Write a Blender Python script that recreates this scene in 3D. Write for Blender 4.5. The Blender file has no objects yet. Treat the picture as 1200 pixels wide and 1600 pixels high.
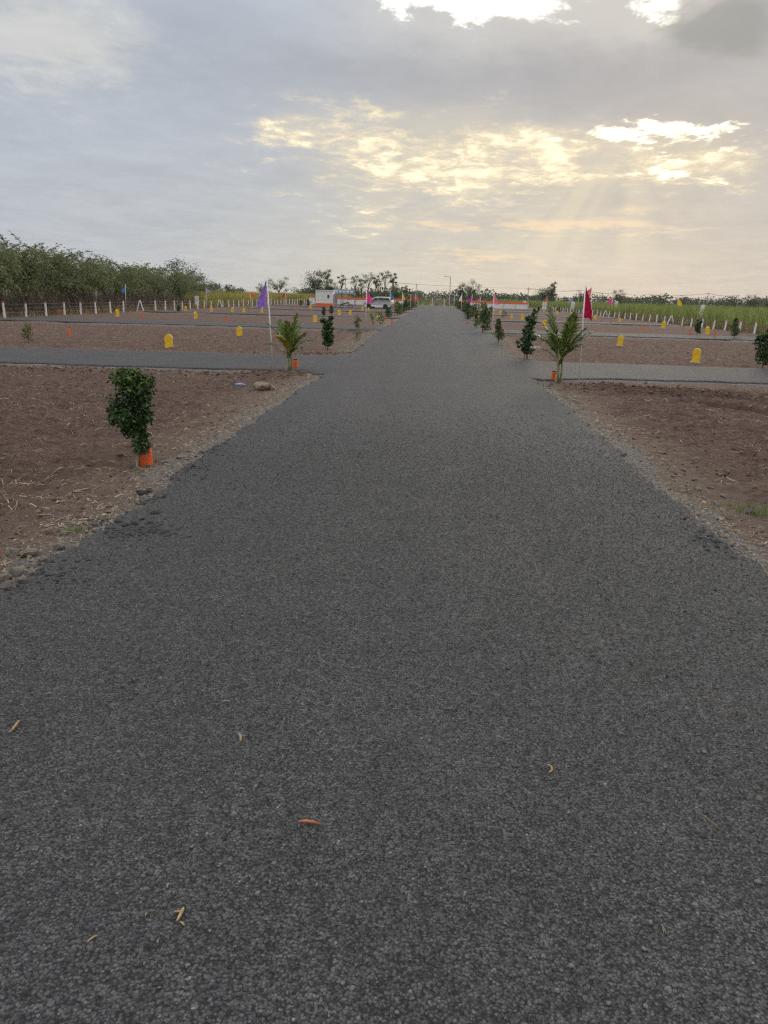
import bpy, bmesh, math, random
import numpy as np
from mathutils import Matrix, Vector
R = math.radians
sc = bpy.context.scene
COL = sc.collection
rnd = random.Random(7)

# ------------------------------------------------------------------ camera
CAM_H, FPX = 1.9, 1200.0
def cam_basis(vx=683.0, vy=464.0, slope=0.027):
    a = np.array([vx-600, 800-vy, -FPX]); d = np.array([1, -slope, 0.0])
    n = np.cross(d, a); n /= np.linalg.norm(n); n *= np.sign(n[1])
    y = a/np.linalg.norm(a); x = np.cross(y, n)
    return np.array([x, y, n])
BAS = cam_basis()
def ray(px, py):
    v = BAS @ np.array([px-600.0, 800.0-py, -FPX]); return v/np.linalg.norm(v)
def gp(px, py, z=0.0):                      # photo pixel -> point on the ground
    v = ray(px, py); t = (z-CAM_H)/v[2]; return float(v[0]*t), float(v[1]*t)
def at(px, py, D):                          # photo pixel -> point at distance D along the road
    v = ray(px, py); t = D/v[1]; return float(v[0]*t), D, float(CAM_H+v[2]*t)
def azel(px, py):
    v = ray(px, py); return math.degrees(math.atan2(v[0], v[1])), math.degrees(math.asin(v[2]))

cam = bpy.data.cameras.new('camera'); camo = bpy.data.objects.new('camera', cam); COL.objects.link(camo)
cam.sensor_fit = 'HORIZONTAL'; cam.sensor_width = 36.0; cam.lens = 36.0*FPX/1200.0
cam.clip_start = 0.05; cam.clip_end = 6000
mw = Matrix([list(r) for r in BAS]).to_4x4(); mw.translation = (0, 0, CAM_H); camo.matrix_world = mw
sc.camera = camo
sc.render.resolution_x, sc.render.resolution_y = 768, 1024
sc.view_settings.view_transform = 'Standard'; sc.view_settings.look = 'None'
sc.view_settings.gamma = 1.0; sc.view_settings.exposure = 0.38; sc.view_settings.use_curve_mapping = False
sc.cycles.max_bounces = 6; sc.cycles.use_denoising = False; sc.cycles.filter_width = 1.3

# ------------------------------------------------------------------ node expression helper
class V:
    def __init__(s, t, sock): s.t, s.s = t, sock
    def _m(s, op, *o):
        n = s.t.nodes.new('ShaderNodeMath'); n.operation = op
        for i, a in enumerate((s,)+o):
            if isinstance(a, V): s.t.links.new(a.s, n.inputs[i])
            else: n.inputs[i].default_value = a
        return V(s.t, n.outputs[0])
    def __add__(s, o): return s._m('ADD', o)
    __radd__ = __add__
    def __sub__(s, o): return s._m('SUBTRACT', o)
    def __rsub__(s, o): return (s*-1.0)+o
    def __mul__(s, o): return s._m('MULTIPLY', o)
    __rmul__ = __mul__
    def __truediv__(s, o): return s._m('DIVIDE', o)
    def mx(s, o): return s._m('MAXIMUM', o)
    def mn(s, o): return s._m('MINIMUM', o)
    def exp(s): return s._m('EXPONENT')
    def abs(s): return s._m('ABSOLUTE')
    def ss(s, a, b, lo=0.0, hi=1.0):
        n = s.t.nodes.new('ShaderNodeMapRange'); n.interpolation_type = 'SMOOTHSTEP'
        s.t.links.new(s.s, n.inputs['Value'])
        n.inputs['From Min'].default_value = a; n.inputs['From Max'].default_value = b
        n.inputs['To Min'].default_value = lo; n.inputs['To Max'].default_value = hi
        return V(s.t, n.outputs['Result'])
def lk(t, sock, val):
    if isinstance(val, V): t.links.new(val.s, sock)
    elif isinstance(val, (tuple, list)): sock.default_value = tuple(val)+((1,) if len(sock.default_value) == 4 and len(val) == 3 else ())
    else: sock.default_value = val
def vec(t, x, y, z=0.0):
    n = t.nodes.new('ShaderNodeCombineXYZ')
    for i, a in enumerate((x, y, z)): lk(t, n.inputs[i], a)
    return V(t, n.outputs[0])
def noise(t, v, scale, detail=4, rough=0.55, dist=0.0, color=False):
    n = t.nodes.new('ShaderNodeTexNoise'); n.inputs['Scale'].default_value = scale
    n.inputs['Detail'].default_value = detail; n.inputs['Roughness'].default_value = rough; n.inputs['Distortion'].default_value = dist
    if v is not None: t.links.new(v.s, n.inputs['Vector'])
    return V(t, n.outputs['Color' if color else 'Fac'])
def mix(t, f, a, b, mode='MIX'):
    n = t.nodes.new('ShaderNodeMix'); n.data_type = 'RGBA'; n.blend_type = mode
    lk(t, n.inputs[0], f); lk(t, n.inputs[6], a); lk(t, n.inputs[7], b)
    return V(t, n.outputs[2])
def vscale(t, v, sx, sy, sz=1.0):
    n = t.nodes.new('ShaderNodeVectorMath'); n.operation = 'MULTIPLY'; t.links.new(v.s, n.inputs[0])
    n.inputs[1].default_value = (sx, sy, sz); return V(t, n.outputs[0])

# ------------------------------------------------------------------ world: broken evening overcast
SUN_AZ, SUN_EL = azel(1035, 205)
w = bpy.data.worlds.new('World'); sc.world = w; w.use_nodes = True
w.cycles.sampling_method = 'MANUAL'; w.cycles.sample_map_resolution = 512
t = w.node_tree; t.nodes.clear()
def build_world(t):
    tc = t.nodes.new('ShaderNodeTexCoord'); sp = t.nodes.new('ShaderNodeSeparateXYZ')
    t.links.new(tc.outputs['Generated'], sp.inputs[0])
    x, y, z = (V(t, sp.outputs[i]) for i in range(3))
    az = x._m('ARCTAN2', y)*57.2958; el = z._m('ARCSINE')*57.2958
    zz = z.mx(0.0)+0.09
    P = vec(t, x/zz, y/zz, 0.0)
    nA = noise(t, vscale(t, P, .9, .9), 1.0, 3); nB = noise(t, vscale(t, P, 1.0, 1.0), 1.7, 5)
    wi = noise(t, vscale(t, P, 1.0, .85), 1.9, 9, .66, .6)      # wisps
    fine = noise(t, vscale(t, P, 1.0, .8), 4.6, 8, .70, .25)     # filaments
    fil = noise(t, vscale(t, P, 1.0, .7), 8.0, 6, .66, .5)
    big = noise(t, P, .75, 5, .5)
    aw = az+(nA-.5)*7.0+(fine-.5)*2.6; ew = el+(nB-.5)*3.2+(fine-.5)*1.6
    def blob(px, py, wx, wy, warp=True):
        a0, e0 = azel(px, py); sa, se = wx*.0455, wy*.0455
        da = ((aw if warp else az)-a0)*(1/sa); de = ((ew if warp else el)-e0)*(1/se)
        return ((da*da+de*de)*-1.0).exp()
    # base veil: cool grey lavender on one side, warm grey towards the sun
    warm = az.ss(-14, 16)
    base = mix(t, warm, (.375, .42, .49), (.43, .40, .375))
    base = mix(t, (big-.5)*.9+.25, base, (.485, .505, .535))
    low = ((el*el)*(-1/50.0)).exp()*((((az-1.5)*(az-1.5))*(-1/330.0)).exp()*.85+.15)
    base = mix(t, low*.8, base, (.585, .55, .455))
    band = blob(800, 120, 420, 50)
    base = mix(t, band*.65, base, (.35, .352, .37))
    base = mix(t, blob(820, 330, 330, 120)*.22, base, (.58, .515, .41))
    # overcast upper vault, brightened out of view to lift light on the ground
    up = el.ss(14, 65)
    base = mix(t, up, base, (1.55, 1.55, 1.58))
    # light veil and a hint of blue at upper edge
    tl = blob(80, 60, 150, 70)
    base = mix(t, (tl*1.0+(wi-.5)*1.3+(fine-.5)*1.0).ss(.25, .95)*.6*tl.ss(.03, .3), base, (.62, .61, .56))
    base = mix(t, 1.0, base, mix(t, (wi*.6+fine*.4).ss(.3, .7), (.92, .92, .935), (1.09, 1.085, 1.07)), 'MULTIPLY')
    # golden wisps around sun
    reg = blob(670, 240, 215, 62)+blob(890, 245, 230, 36)+blob(1000, 265, 150, 26)+blob(450, 195, 60, 26)*.55+blob(585, 330, 60, 40)*.5
    tg = reg.mn(1.1)*.64+(wi-.5)*2.5+(fine-.5)*2.5+(fil-.5)*1.5
    gate = reg.ss(.03, .3)
    base = mix(t, reg.ss(.05, 1.0)*.40, base, (.70, .62, .46))
    base = mix(t, tg.ss(.22, .95)*.8*gate, base, (.80, .68, .47))
    base = mix(t, tg.ss(.62, 1.2)*.95*gate, base, (1.10, .97, .70))
    # low faint streaks
    rl = blob(900, 352, 200, 15)+blob(640, 345, 90, 12)*.6+blob(760, 400, 110, 17)*.8+blob(990, 322, 60, 9)*.6
    base = mix(t, (rl*.8+(wi-.5)*1.4+(fine-.5)*1.4).ss(.3, .9)*.75*rl.ss(.03, .3), base, (.78, .61, .42))
    # white openings
    ra = blob(1040, 214, 105, 24)*.9+blob(940, 208, 50, 14)*.7+blob(1030, 275, 80, 11)*.75
    base = mix(t, (ra*.9+(wi-.5)*1.2+(fine-.5)*1.8+(fil-.5)*2.2).ss(.40, .95)*ra.ss(.05, .3), base, (1.75, 1.6, 1.2))
    rb = blob(775, 6, 120, 30)+blob(665, 0, 70, 14)+blob(1030, 4, 34, 17)
    halo = blob(760, 10, 230, 60)+blob(1040, 10, 90, 40)
    base = mix(t, halo.ss(.05, 1.0)*.5, base, (.66, .63, .57))
    base = mix(t, (rb*1.0+(wi-.5)*1.6+(fine-.5)*1.8+(fil-.5)*1.0).ss(.35, 1.0)*rb.ss(.05, .3), base, (1.7, 1.65, 1.45))
    # darker cloud mass
    dk = blob(1125, 42, 110, 42)
    base = mix(t, (dk*1.0+(wi-.5)*1.5).ss(.3, .9)*.85, base, (.29, .295, .285))
    # crepuscular rays below the opening
    a0, e0 = azel(1000, 170)
    th = (az-a0)/((e0-el).mx(.6))
    ray_n = noise(t, vec(t, th*1.0, 3.7, 0.0), 2.6, 2, .5)
    fade = el.ss(1.0, 3.5)*((el*-1.0).ss(-10.0, -7.0))*((((az-9)*(az-9))*(-1/120.0)).exp())
    base = mix(t, (ray_n.ss(.42, .75)*fade)*.36, base, (.80, .70, .50))
    # generic bright breaks over rest of vault
    br = (big*.55+wi*.6).ss(.62, .78)*el.ss(17, 30)
    base = mix(t, br*.6, base, (1.25, 1.2, 1.1))
    sky = t.nodes.new('ShaderNodeTexSky'); sky.sky_type = 'NISHITA'; sky.sun_disc = False
    sky.sun_elevation = R(SUN_EL); sky.sun_rotation = R(SUN_AZ); sky.air_density = 1.2; sky.dust_density = 1.0
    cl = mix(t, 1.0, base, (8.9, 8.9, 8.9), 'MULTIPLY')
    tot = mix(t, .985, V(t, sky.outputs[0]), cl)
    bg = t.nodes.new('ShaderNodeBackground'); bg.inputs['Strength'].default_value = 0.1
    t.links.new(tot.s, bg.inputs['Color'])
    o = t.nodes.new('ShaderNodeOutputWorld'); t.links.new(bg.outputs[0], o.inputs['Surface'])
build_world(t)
sun = bpy.data.lights.new('sun', 'SUN'); sun.energy = .6; sun.angle = R(20); sun.color = (1.0, .86, .66)
suno = bpy.data.objects.new('sun', sun); COL.objects.link(suno)
sd = Vector((math.sin(R(SUN_AZ))*math.cos(R(SUN_EL)), math.cos(R(SUN_AZ))*math.cos(R(SUN_EL)), math.sin(R(SUN_EL))))
suno.rotation_euler = sd.to_track_quat('Z', 'Y').to_euler(); suno.location = sd*50

# ------------------------------------------------------------------ numpy noise
def _hash(ix, iy, seed):
    with np.errstate(over='ignore'):
        h = (ix.astype(np.int64)*374761393+iy.astype(np.int64)*668265263+seed*974711) & 0x7fffffff
        h = ((h ^ (h >> 13))*1274126177) & 0x7fffffff
        h = ((h ^ (h >> 11))*1103515245) & 0x7fffffff
    return ((h ^ (h >> 16)) & 0xffff)/65535.0
def vn(x, y, seed=0):
    x = np.asarray(x, float); y = np.asarray(y, float)
    ix = np.floor(x); iy = np.floor(y); fx = x-ix; fy = y-iy
    ix = ix.astype(np.int64); iy = iy.astype(np.int64)
    u = fx*fx*(3-2*fx); v = fy*fy*(3-2*fy)
    a = _hash(ix, iy, seed); b = _hash(ix+1, iy, seed); c = _hash(ix, iy+1, seed); d = _hash(ix+1, iy+1, seed)
    return (a*(1-u)+b*u)*(1-v)+(c*(1-u)+d*u)*v
def fb(x, y, seed=0, oct=4, gain=.5):
    s = 0; a = 1; tot = 0
    for i in range(oct):
        s = s+a*vn(np.asarray(x)*2**i+i*17.3, np.asarray(y)*2**i-i*9.1, seed+i*31); tot += a; a *= gain
    return s/tot
def sst(a, b, x):
    q = np.clip((np.asarray(x, float)-a)/(b-a), 0, 1); return q*q*(3-2*q)

# ------------------------------------------------------------------ road layout (metres; road runs along +Y)
STREETS = [(20.0+25.4*k, 24.9+25.4*k) for k in range(6)]
FENCE_L, FENCE_R, WALL_Y = -27.2, 23.1, 168.0
def edge_l(y):
    y = np.asarray(y, float)
    return -2.68-.45*sst(18, 48, y)-.22*(fb(y/1.7, y*0+3, 5, 3)-.5)-.14*(vn(y/.27, y*0, 6)-.5)-.07*(vn(y/.09, y*0, 16)-.5)
def edge_r(y):
    y = np.asarray(y, float)
    return 2.50+.45*sst(18, 48, y)+.22*(fb(y/1.9, y*0+7, 8, 3)-.5)+.13*(vn(y/.3, y*0, 9)-.5)+.07*(vn(y/.09, y*0, 19)-.5)
def street_edges(k, x):
    x = np.asarray(x, float); a, b = STREETS[k]
    side = np.where(x < 0, np.abs(x+2.9), np.abs(x-2.8))
    fl = .9*np.exp(-side/.55)
    sk = .055*x
    return a+sk-fl-.3*(fb(x/2.1, x*0+k, 11, 3)-.5)-.2*(vn(x/.35, x*0+k*3, 12)-.5), b+sk*.8+fl+.3*(fb(x/2.3, x*0+k, 13, 3)-.5)+.2*(vn(x/.33, x*0+k*5, 14)-.5)
def road_dist(x, y):                        # signed: <0 on asphalt, >0 outside
    x = np.asarray(x, float); y = np.asarray(y, float)
    d = np.maximum(edge_l(y)-x, x-edge_r(y))
    d = np.where(y > WALL_Y+3, np.maximum(d, y-WALL_Y-3), d)
    for k in range(len(STREETS)):
        if y.min() > STREETS[k][1]+6 or y.max() < STREETS[k][0]-6: continue
        a, b = street_edges(k, x)
        ds = np.maximum(a-y, y-b); ds = np.maximum(ds, np.maximum(FENCE_L+1-x, x-FENCE_R+1))
        d = np.minimum(d, ds)
    return d
def road_z(x, y):
    return .018*(1-np.clip(np.asarray(x)/2.8, -1, 1)**2)+.016*(fb(np.asarray(x)/.9, np.asarray(y)/.9, 41, 3)-.5)
MOUNDS = [(3.9, 18.3, 1.2, .5, .13), (5.2, 18.0, 1.5, .5, .10), (3.1, 18.9, .6, .4, .05), (-3.7, 19.2, .9, .5, .07), (-3.0, 18.2, .5, .5, .05), (-6.5, 18.7, 2.2, .35, .09), (-9.5, 18.4, 1.5, .4, .10),
          (-3.6, 8.7, .5, .45, -.05), (-3.9, 8.15, .3, .3, .05), (-3.5, 26.5, .8, .6, .07), (3.2, 26.2, .7, .5, .05), (-4.1, 43.9, 1.0, .5, .12), (3.4, 44.1, 1.0, .5, .1)]
def ground_z(x, y):
    x = np.asarray(x, float); y = np.asarray(y, float)
    e = road_dist(x, y)
    far = sst(120, 220, np.hypot(x, y))
    site = sst(FENCE_L-1, FENCE_L+1, x)*(1-sst(FENCE_R-1, FENCE_R+1, x))*(1-sst(WALL_Y, WALL_Y+6, y))
    off = sst(.25, 1.3, e)
    z = -.035-.065*sst(0, .9, e)
    lump = .055*(fb(x/1.6, y/1.3, 21, 4)-.5)
    fur = .07*(fb(x/3.2, y/.34, 22, 3)-.5)
    cl = fb(x/.17, y/.15, 23, 3, .6); clod = .15*np.clip(cl-.5, -.12, .3)
    fine = .034*(vn(x/.06, y/.055, 24)-.5)
    z = z+off*(lump+(fur+clod)*(.25+.75*site))+(.15+.85*off)*fine*sst(-.02, .05, e)
    # shallow wheel ruts turning off the road, right plot
    for cx, cy, r0 in () if y.min() > 22 or x.max() < 3 else ((13.5, 21.5, 9.6), (13.5, 21.5, 8.1), (16.0, 24.0, 12.6), (16.0, 24.0, 11.1)):
        q = np.hypot(x-cx, y-cy)-r0+.25*(fb(x/2, y/2, 25, 2)-.5)
        m = (y < 19)*(x > 3.6)*off
        z = z-m*.09*np.exp(-(q/.16)**2)+m*.05*(np.exp(-((q-.26)/.12)**2)+np.exp(-((q+.26)/.12)**2))*(.5+fb(x/.2, y/.2, 26, 2))
    for cx, cy, sx, sy, h in MOUNDS:
        if y.min() > cy+4*sy or y.max() < cy-4*sy: continue
        z = z+h*np.exp(-((x-cx)/sx)**2-((y-cy)/sy)**2)*(.55+.9*fb(x/.22, y/.22, 27, 3))*sst(-.05, .3, e)
    z = np.where(e < 0, -.045-np.clip(-e, 0, .2)*.1, z)
    # neighbouring land rolls gently
    z = z+(1-site)*.35*(fb(x/38, y/38, 29, 3)-.5)*sst(0, 12, np.maximum(np.maximum(FENCE_L-x, x-FENCE_R), y-WALL_Y))
    return z
def gz(x, y): return float(ground_z(np.array([x]), np.array([y]))[0])
def on(px, py, drop=0.01):
    x, y = gp(px, py, -.09); return x, y, gz(x, y)-drop

# ------------------------------------------------------------------ object helpers
def tag(o, label=None, cat=None, group=None, kind=None):
    if label: o['label'] = label
    if cat: o['category'] = cat
    if group: o['group'] = group
    if kind: o['kind'] = kind
    return o
def obj(name, me, mat=None, parent=None, loc=(0, 0, 0), rot=(0, 0, 0), scale=None):
    o = bpy.data.objects.new(name, me); COL.objects.link(o)
    if mat is not None and me is not None:
        if not me.materials: me.materials.append(mat)
    o.location = loc; o.rotation_euler = rot
    if scale: o.scale = (scale,)*3 if isinstance(scale, (int, float)) else scale
    if parent: o.parent = parent
    return o
def thing(name, label, cat, loc=(0, 0, 0), rotz=0.0, group=None, tilt=(0, 0), scale=None):
    return tag(obj(name, None, None, None, loc, (tilt[0], tilt[1], rotz), scale), label, cat, group)
def mesh_np(name, v, f, smooth=False, mat=None):
    v = np.asarray(v, np.float32); f = np.asarray(f, np.int32); k = f.shape[1]
    me = bpy.data.meshes.new(name); me.vertices.add(len(v)); me.vertices.foreach_set('co', v.ravel())
    me.loops.add(f.size); me.loops.foreach_set('vertex_index', f.ravel())
    me.polygons.add(len(f)); me.polygons.foreach_set('loop_start', np.arange(0, f.size, k, dtype=np.int32))
    me.update(calc_edges=True)
    if smooth: me.polygons.foreach_set('use_smooth', np.ones(len(f), bool))
    if mat: me.materials.append(mat)
    return me
class MB:
    def __init__(s): s.bm = bmesh.new()
    def box(s, c, d, rz=0.0, bev=0.0, taper=1.0, rx=0.0, ry=0.0):
        g = bmesh.ops.create_cube(s.bm, size=1.0); vs = g['verts']
        for v in vs:
            k = taper if v.co.z > 0 else 1.0
            v.co = Vector((v.co.x*d[0]*k, v.co.y*d[1]*k, v.co.z*d[2]))
        m = Matrix.Translation(c) @ Matrix.Rotation(rz, 4, 'Z') @ Matrix.Rotation(ry, 4, 'Y') @ Matrix.Rotation(rx, 4, 'X')
        bmesh.ops.transform(s.bm, matrix=m, verts=vs)
        if bev:
            es = list({e for v in vs for e in v.link_edges})
            bmesh.ops.bevel(s.bm, geom=es, offset=bev, segments=2, affect='EDGES', profile=.6)
        return s
    def tube(s, pts, rad, n=8, cap=True):
        pts = [Vector(p) for p in pts]; rings = []
        if isinstance(rad, (int, float)): rad = [rad]*len(pts)
        for i, p in enumerate(pts):
            d = (pts[min(i+1, len(pts)-1)]-pts[max(i-1, 0)]).normalized()
            a = d.orthogonal().normalized() if abs(d.z) < .95 else Vector((1, 0, 0))
            a = (a-d*a.dot(d)).normalized(); b = d.cross(a)
            rings.append([s.bm.verts.new(p+(a*math.cos(2*math.pi*k/n)+b*math.sin(2*math.pi*k/n))*rad[i]) for k in range(n)])
        for q, r in zip(rings, rings[1:]):
            for k in range(n): s.bm.faces.new((q[k], q[(k+1) % n], r[(k+1) % n], r[k]))
        if cap:
            if rad[0] > 1e-4: s.bm.faces.new(rings[0][::-1])
            if rad[-1] > 1e-4: s.bm.faces.new(rings[-1])
        return s
    def lathe(s, prof, n=16, c=(0, 0, 0)):
        rings = []
        for r, z in prof:
            rings.append([s.bm.verts.new((c[0]+r*math.cos(2*math.pi*k/n), c[1]+r*math.sin(2*math.pi*k/n), c[2]+z)) for k in range(n)])
        for q, r in zip(rings, rings[1:]):
            for k in range(n): s.bm.faces.new((q[k], q[(k+1) % n], r[(k+1) % n], r[k]))
        s.bm.faces.new(rings[0][::-1]); s.bm.faces.new(rings[-1]); return s
    def prism(s, poly, y0, y1, bev=0.0):     # poly in xz, extruded along y
        a = [s.bm.verts.new((x, y0, z)) for x, z in poly]; b = [s.bm.verts.new((x, y1, z)) for x, z in poly]
        n = len(poly); fs = [s.bm.faces.new(a), s.bm.faces.new(b[::-1])]
        for i in range(n): fs.append(s.bm.faces.new((a[i], b[i], b[(i+1) % n], a[(i+1) % n])))
        if bev:
            es = list({e for f in fs[:2] for e in f.edges})
            bmesh.ops.bevel(s.bm, geom=es, offset=bev, segments=3, affect='EDGES', profile=.6)
        return s
    def mesh(s, name, smooth=False):
        bmesh.ops.recalc_face_normals(s.bm, faces=s.bm.faces)
        me = bpy.data.meshes.new(name); s.bm.to_mesh(me); s.bm.free()
        if smooth:
            for p in me.polygons: p.use_smooth = True
        return me
def fbox(name, c, d, mat, parent, **k): return obj(name, MB().box(c, d, **k).mesh(name), mat, parent)

# ------------------------------------------------------------------ materials
def mat(name, col, rough=.7, var=.18, vscale_=6.0, bump=.0, bscale=40.0, metal=0.0, spec=.4, trans=0.0, island=0.0, col2=None):
    m = bpy.data.materials.new(name); m.use_nodes = True; t = m.node_tree
    b = t.nodes['Principled BSDF']; tc = t.nodes.new('ShaderNodeTexCoord'); P = V(t, tc.outputs['Object'])
    n = noise(t, P, vscale_, 5, .6)
    c2 = col2 or tuple(c*(1-2*var) for c in col)
    c = mix(t, n.ss(.3, .7), col if col2 else tuple(min(1, x*(1+var)) for x in col), c2)
    if island:
        g = t.nodes.new('ShaderNodeNewGeometry'); r = V(t, g.outputs['Random Per Island'])
        c = mix(t, 1.0, c, mix(t, r, (1-island,)*3, (1+island, 1+island*.9, 1+island*.4)), 'MULTIPLY')
    lk(t, b.inputs['Base Color'], c)
    b.inputs['Roughness'].default_value = rough; b.inputs['Metallic'].default_value = metal
    b.inputs['Specular IOR Level'].default_value = spec
    if bump:
        bn = t.nodes.new('ShaderNodeBump'); bn.inputs['Strength'].default_value = bump; bn.inputs['Distance'].default_value = .02
        t.links.new(noise(t, P, bscale, 5, .6).s, bn.inputs['Height']); t.links.new(bn.outputs[0], b.inputs['Normal'])
    if trans:
        tr = t.nodes.new('ShaderNodeBsdfTranslucent'); lk(t, tr.inputs['Color'], c)
        mx = t.nodes.new('ShaderNodeMixShader'); mx.inputs[0].default_value = trans
        t.links.new(b.outputs[0], mx.inputs[1]); t.links.new(tr.outputs[0], mx.inputs[2])
        t.links.new(mx.outputs[0], t.nodes['Material Output'].inputs['Surface'])
    return m
def asphalt_mat(name, tint=1.0):
    m = bpy.data.materials.new(name); m.use_nodes = True; t = m.node_tree; b = t.nodes['Principled BSDF']
    tc = t.nodes.new('ShaderNodeTexCoord'); P = V(t, tc.outputs['Object'])
    wn = noise(t, P, 70, 2, .6, 0, True); ad = t.nodes.new('ShaderNodeVectorMath'); ad.operation = 'MULTIPLY_ADD'
    t.links.new(wn.s, ad.inputs[0]); ad.inputs[1].default_value = (.011, .011, .011); t.links.new(P.s, ad.inputs[2]); Pw = V(t, ad.outputs[0])
    vo = t.nodes.new('ShaderNodeTexVoronoi'); vo.inputs['Scale'].default_value = 95; t.links.new(Pw.s, vo.inputs['Vector'])
    vo2 = t.nodes.new('ShaderNodeTexVoronoi'); vo2.inputs['Scale'].default_value = 47; t.links.new(P.s, vo2.inputs['Vector'])
    d = V(t, vo.outputs['Distance']); d2 = V(t, vo2.outputs['Distance'])
    sp = t.nodes.new('ShaderNodeSeparateColor'); t.links.new(vo.outputs['Color'], sp.inputs[0]); rr = V(t, sp.outputs[0]); r2 = V(t, sp.outputs[1])
    patch = noise(t, P, .55, 5, .6); p2 = noise(t, P, 3.0, 4, .6)
    c = mix(t, rr, (.021*tint, .0215*tint, .024*tint), (.100*tint, .102*tint, .109*tint))
    c = mix(t, r2.ss(.985, .995), c, (.17, .168, .165))
    c = mix(t, d.ss(.38, .80), c, (.009, .009, .010))
    g1 = noise(t, P, 20, 3, .7); lane = noise(t, vscale(t, P, 1.6, .12), 1.0, 3, .5)
    c = mix(t, 1.0, c, mix(t, (patch*.35+p2*.3+lane*.35).ss(.35, .65), (.80, .81, .83), (1.2, 1.18, 1.14)), 'MULTIPLY')
    c = mix(t, 1.0, c, mix(t, g1.ss(.25, .75), (.52, .52, .54), (1.38, 1.37, 1.35)), 'MULTIPLY')
    c = mix(t, noise(t, P, .9, 3).ss(.62, .75)*.35, c, (.10, .085, .07))       # soil dust tracked on
    lk(t, b.inputs['Base Color'], c)
    b.inputs['Roughness'].default_value = .76; b.inputs['Specular IOR Level'].default_value = .42
    h = (1.0-d)*.8+(1.0-d2)*.6+rr*.6+g1*.9
    bn = t.nodes.new('ShaderNodeBump'); bn.inputs['Strength'].default_value = 1.0; bn.inputs['Distance'].default_value = .011
    t.links.new(h.s, bn.inputs['Height']); t.links.new(bn.outputs[0], b.inputs['Normal'])
    return m
def soil_mat():
    m = bpy.data.materials.new('soil'); m.use_nodes = True; t = m.node_tree; b = t.nodes['Principled BSDF']
    tc = t.nodes.new('ShaderNodeTexCoord'); P = V(t, tc.outputs['Object'])
    def attr(n):
        a = t.nodes.new('ShaderNodeAttribute'); a.attribute_name = n; return V(t, a.outputs['Fac'])
    sh, gr, gn = attr('shoulder'), attr('gravel'), attr('wild')
    n1 = noise(t, P, .8, 6, .6); n2 = noise(t, P, 9, 6, .65); n3 = noise(t, P, 60, 4, .6)
    c = mix(t, n1.ss(.3, .7), (.152, .094, .072), (.100, .063, .049))
    c = mix(t, n2.ss(.35, .7), c, (.205, .140, .112))
    stk = noise(t, vscale(t, P, .4, 2.4), 5.0, 5, .65)
    c = mix(t, stk.ss(.5, .68)*.6, c, (.072, .047, .038))
    c = mix(t, stk.ss(.5, .32)*.45, c, (.23, .165, .13))
    c = mix(t, n3.ss(.42, .66)*.85, c, (.045, .030, .025))
    st = noise(t, vscale(t, P, .5, 1.4), 55, 3, .7).ss(.66, .74)                # crushed straw flecks
    c = mix(t, st*.9*noise(t, P, 1.3, 3).ss(.35, .6), c, (.30, .24, .165))
    c = mix(t, (attr('fresh')*.8).mn(.85), c, mix(t, n2, (.060, .038, .030), (.095, .060, .047)))
    dry = mix(t, n2, (.22, .165, .13), (.14, .105, .082))
    c = mix(t, sh*.75, c, dry)
    vo = t.nodes.new('ShaderNodeTexVoronoi'); vo.inputs['Scale'].default_value = 55; t.links.new(P.s, vo.inputs['Vector'])
    sp = t.nodes.new('ShaderNodeSeparateColor'); t.links.new(vo.outputs['Color'], sp.inputs[0]); rr = V(t, sp.outputs[0])
    gcol = mix(t, rr, (.10, .10, .105), (.27, .265, .26)); gcol = mix(t, V(t, vo.outputs['Distance']).ss(.5, .9), gcol, (.09, .08, .07))
    c = mix(t, (gr*1.2+(n2-.5)*1.2).ss(.25, .75), c, gcol)
    gcol2 = mix(t, noise(t, P, .35, 6, .65), (.17, .13, .075), (.085, .11, .035))
    c = mix(t, gn, c, gcol2)
    lk(t, b.inputs['Base Color'], c); b.inputs['Roughness'].default_value = .95; b.inputs['Specular IOR Level'].default_value = .15
    bn = t.nodes.new('ShaderNodeBump'); bn.inputs['Strength'].default_value = 1.0; bn.inputs['Distance'].default_value = .09
    t.links.new((noise(t, P, 14, 7, .7)*1.0+n3*.3).s, bn.inputs['Height']); t.links.new(bn.outputs[0], b.inputs['Normal'])
    return m
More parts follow.
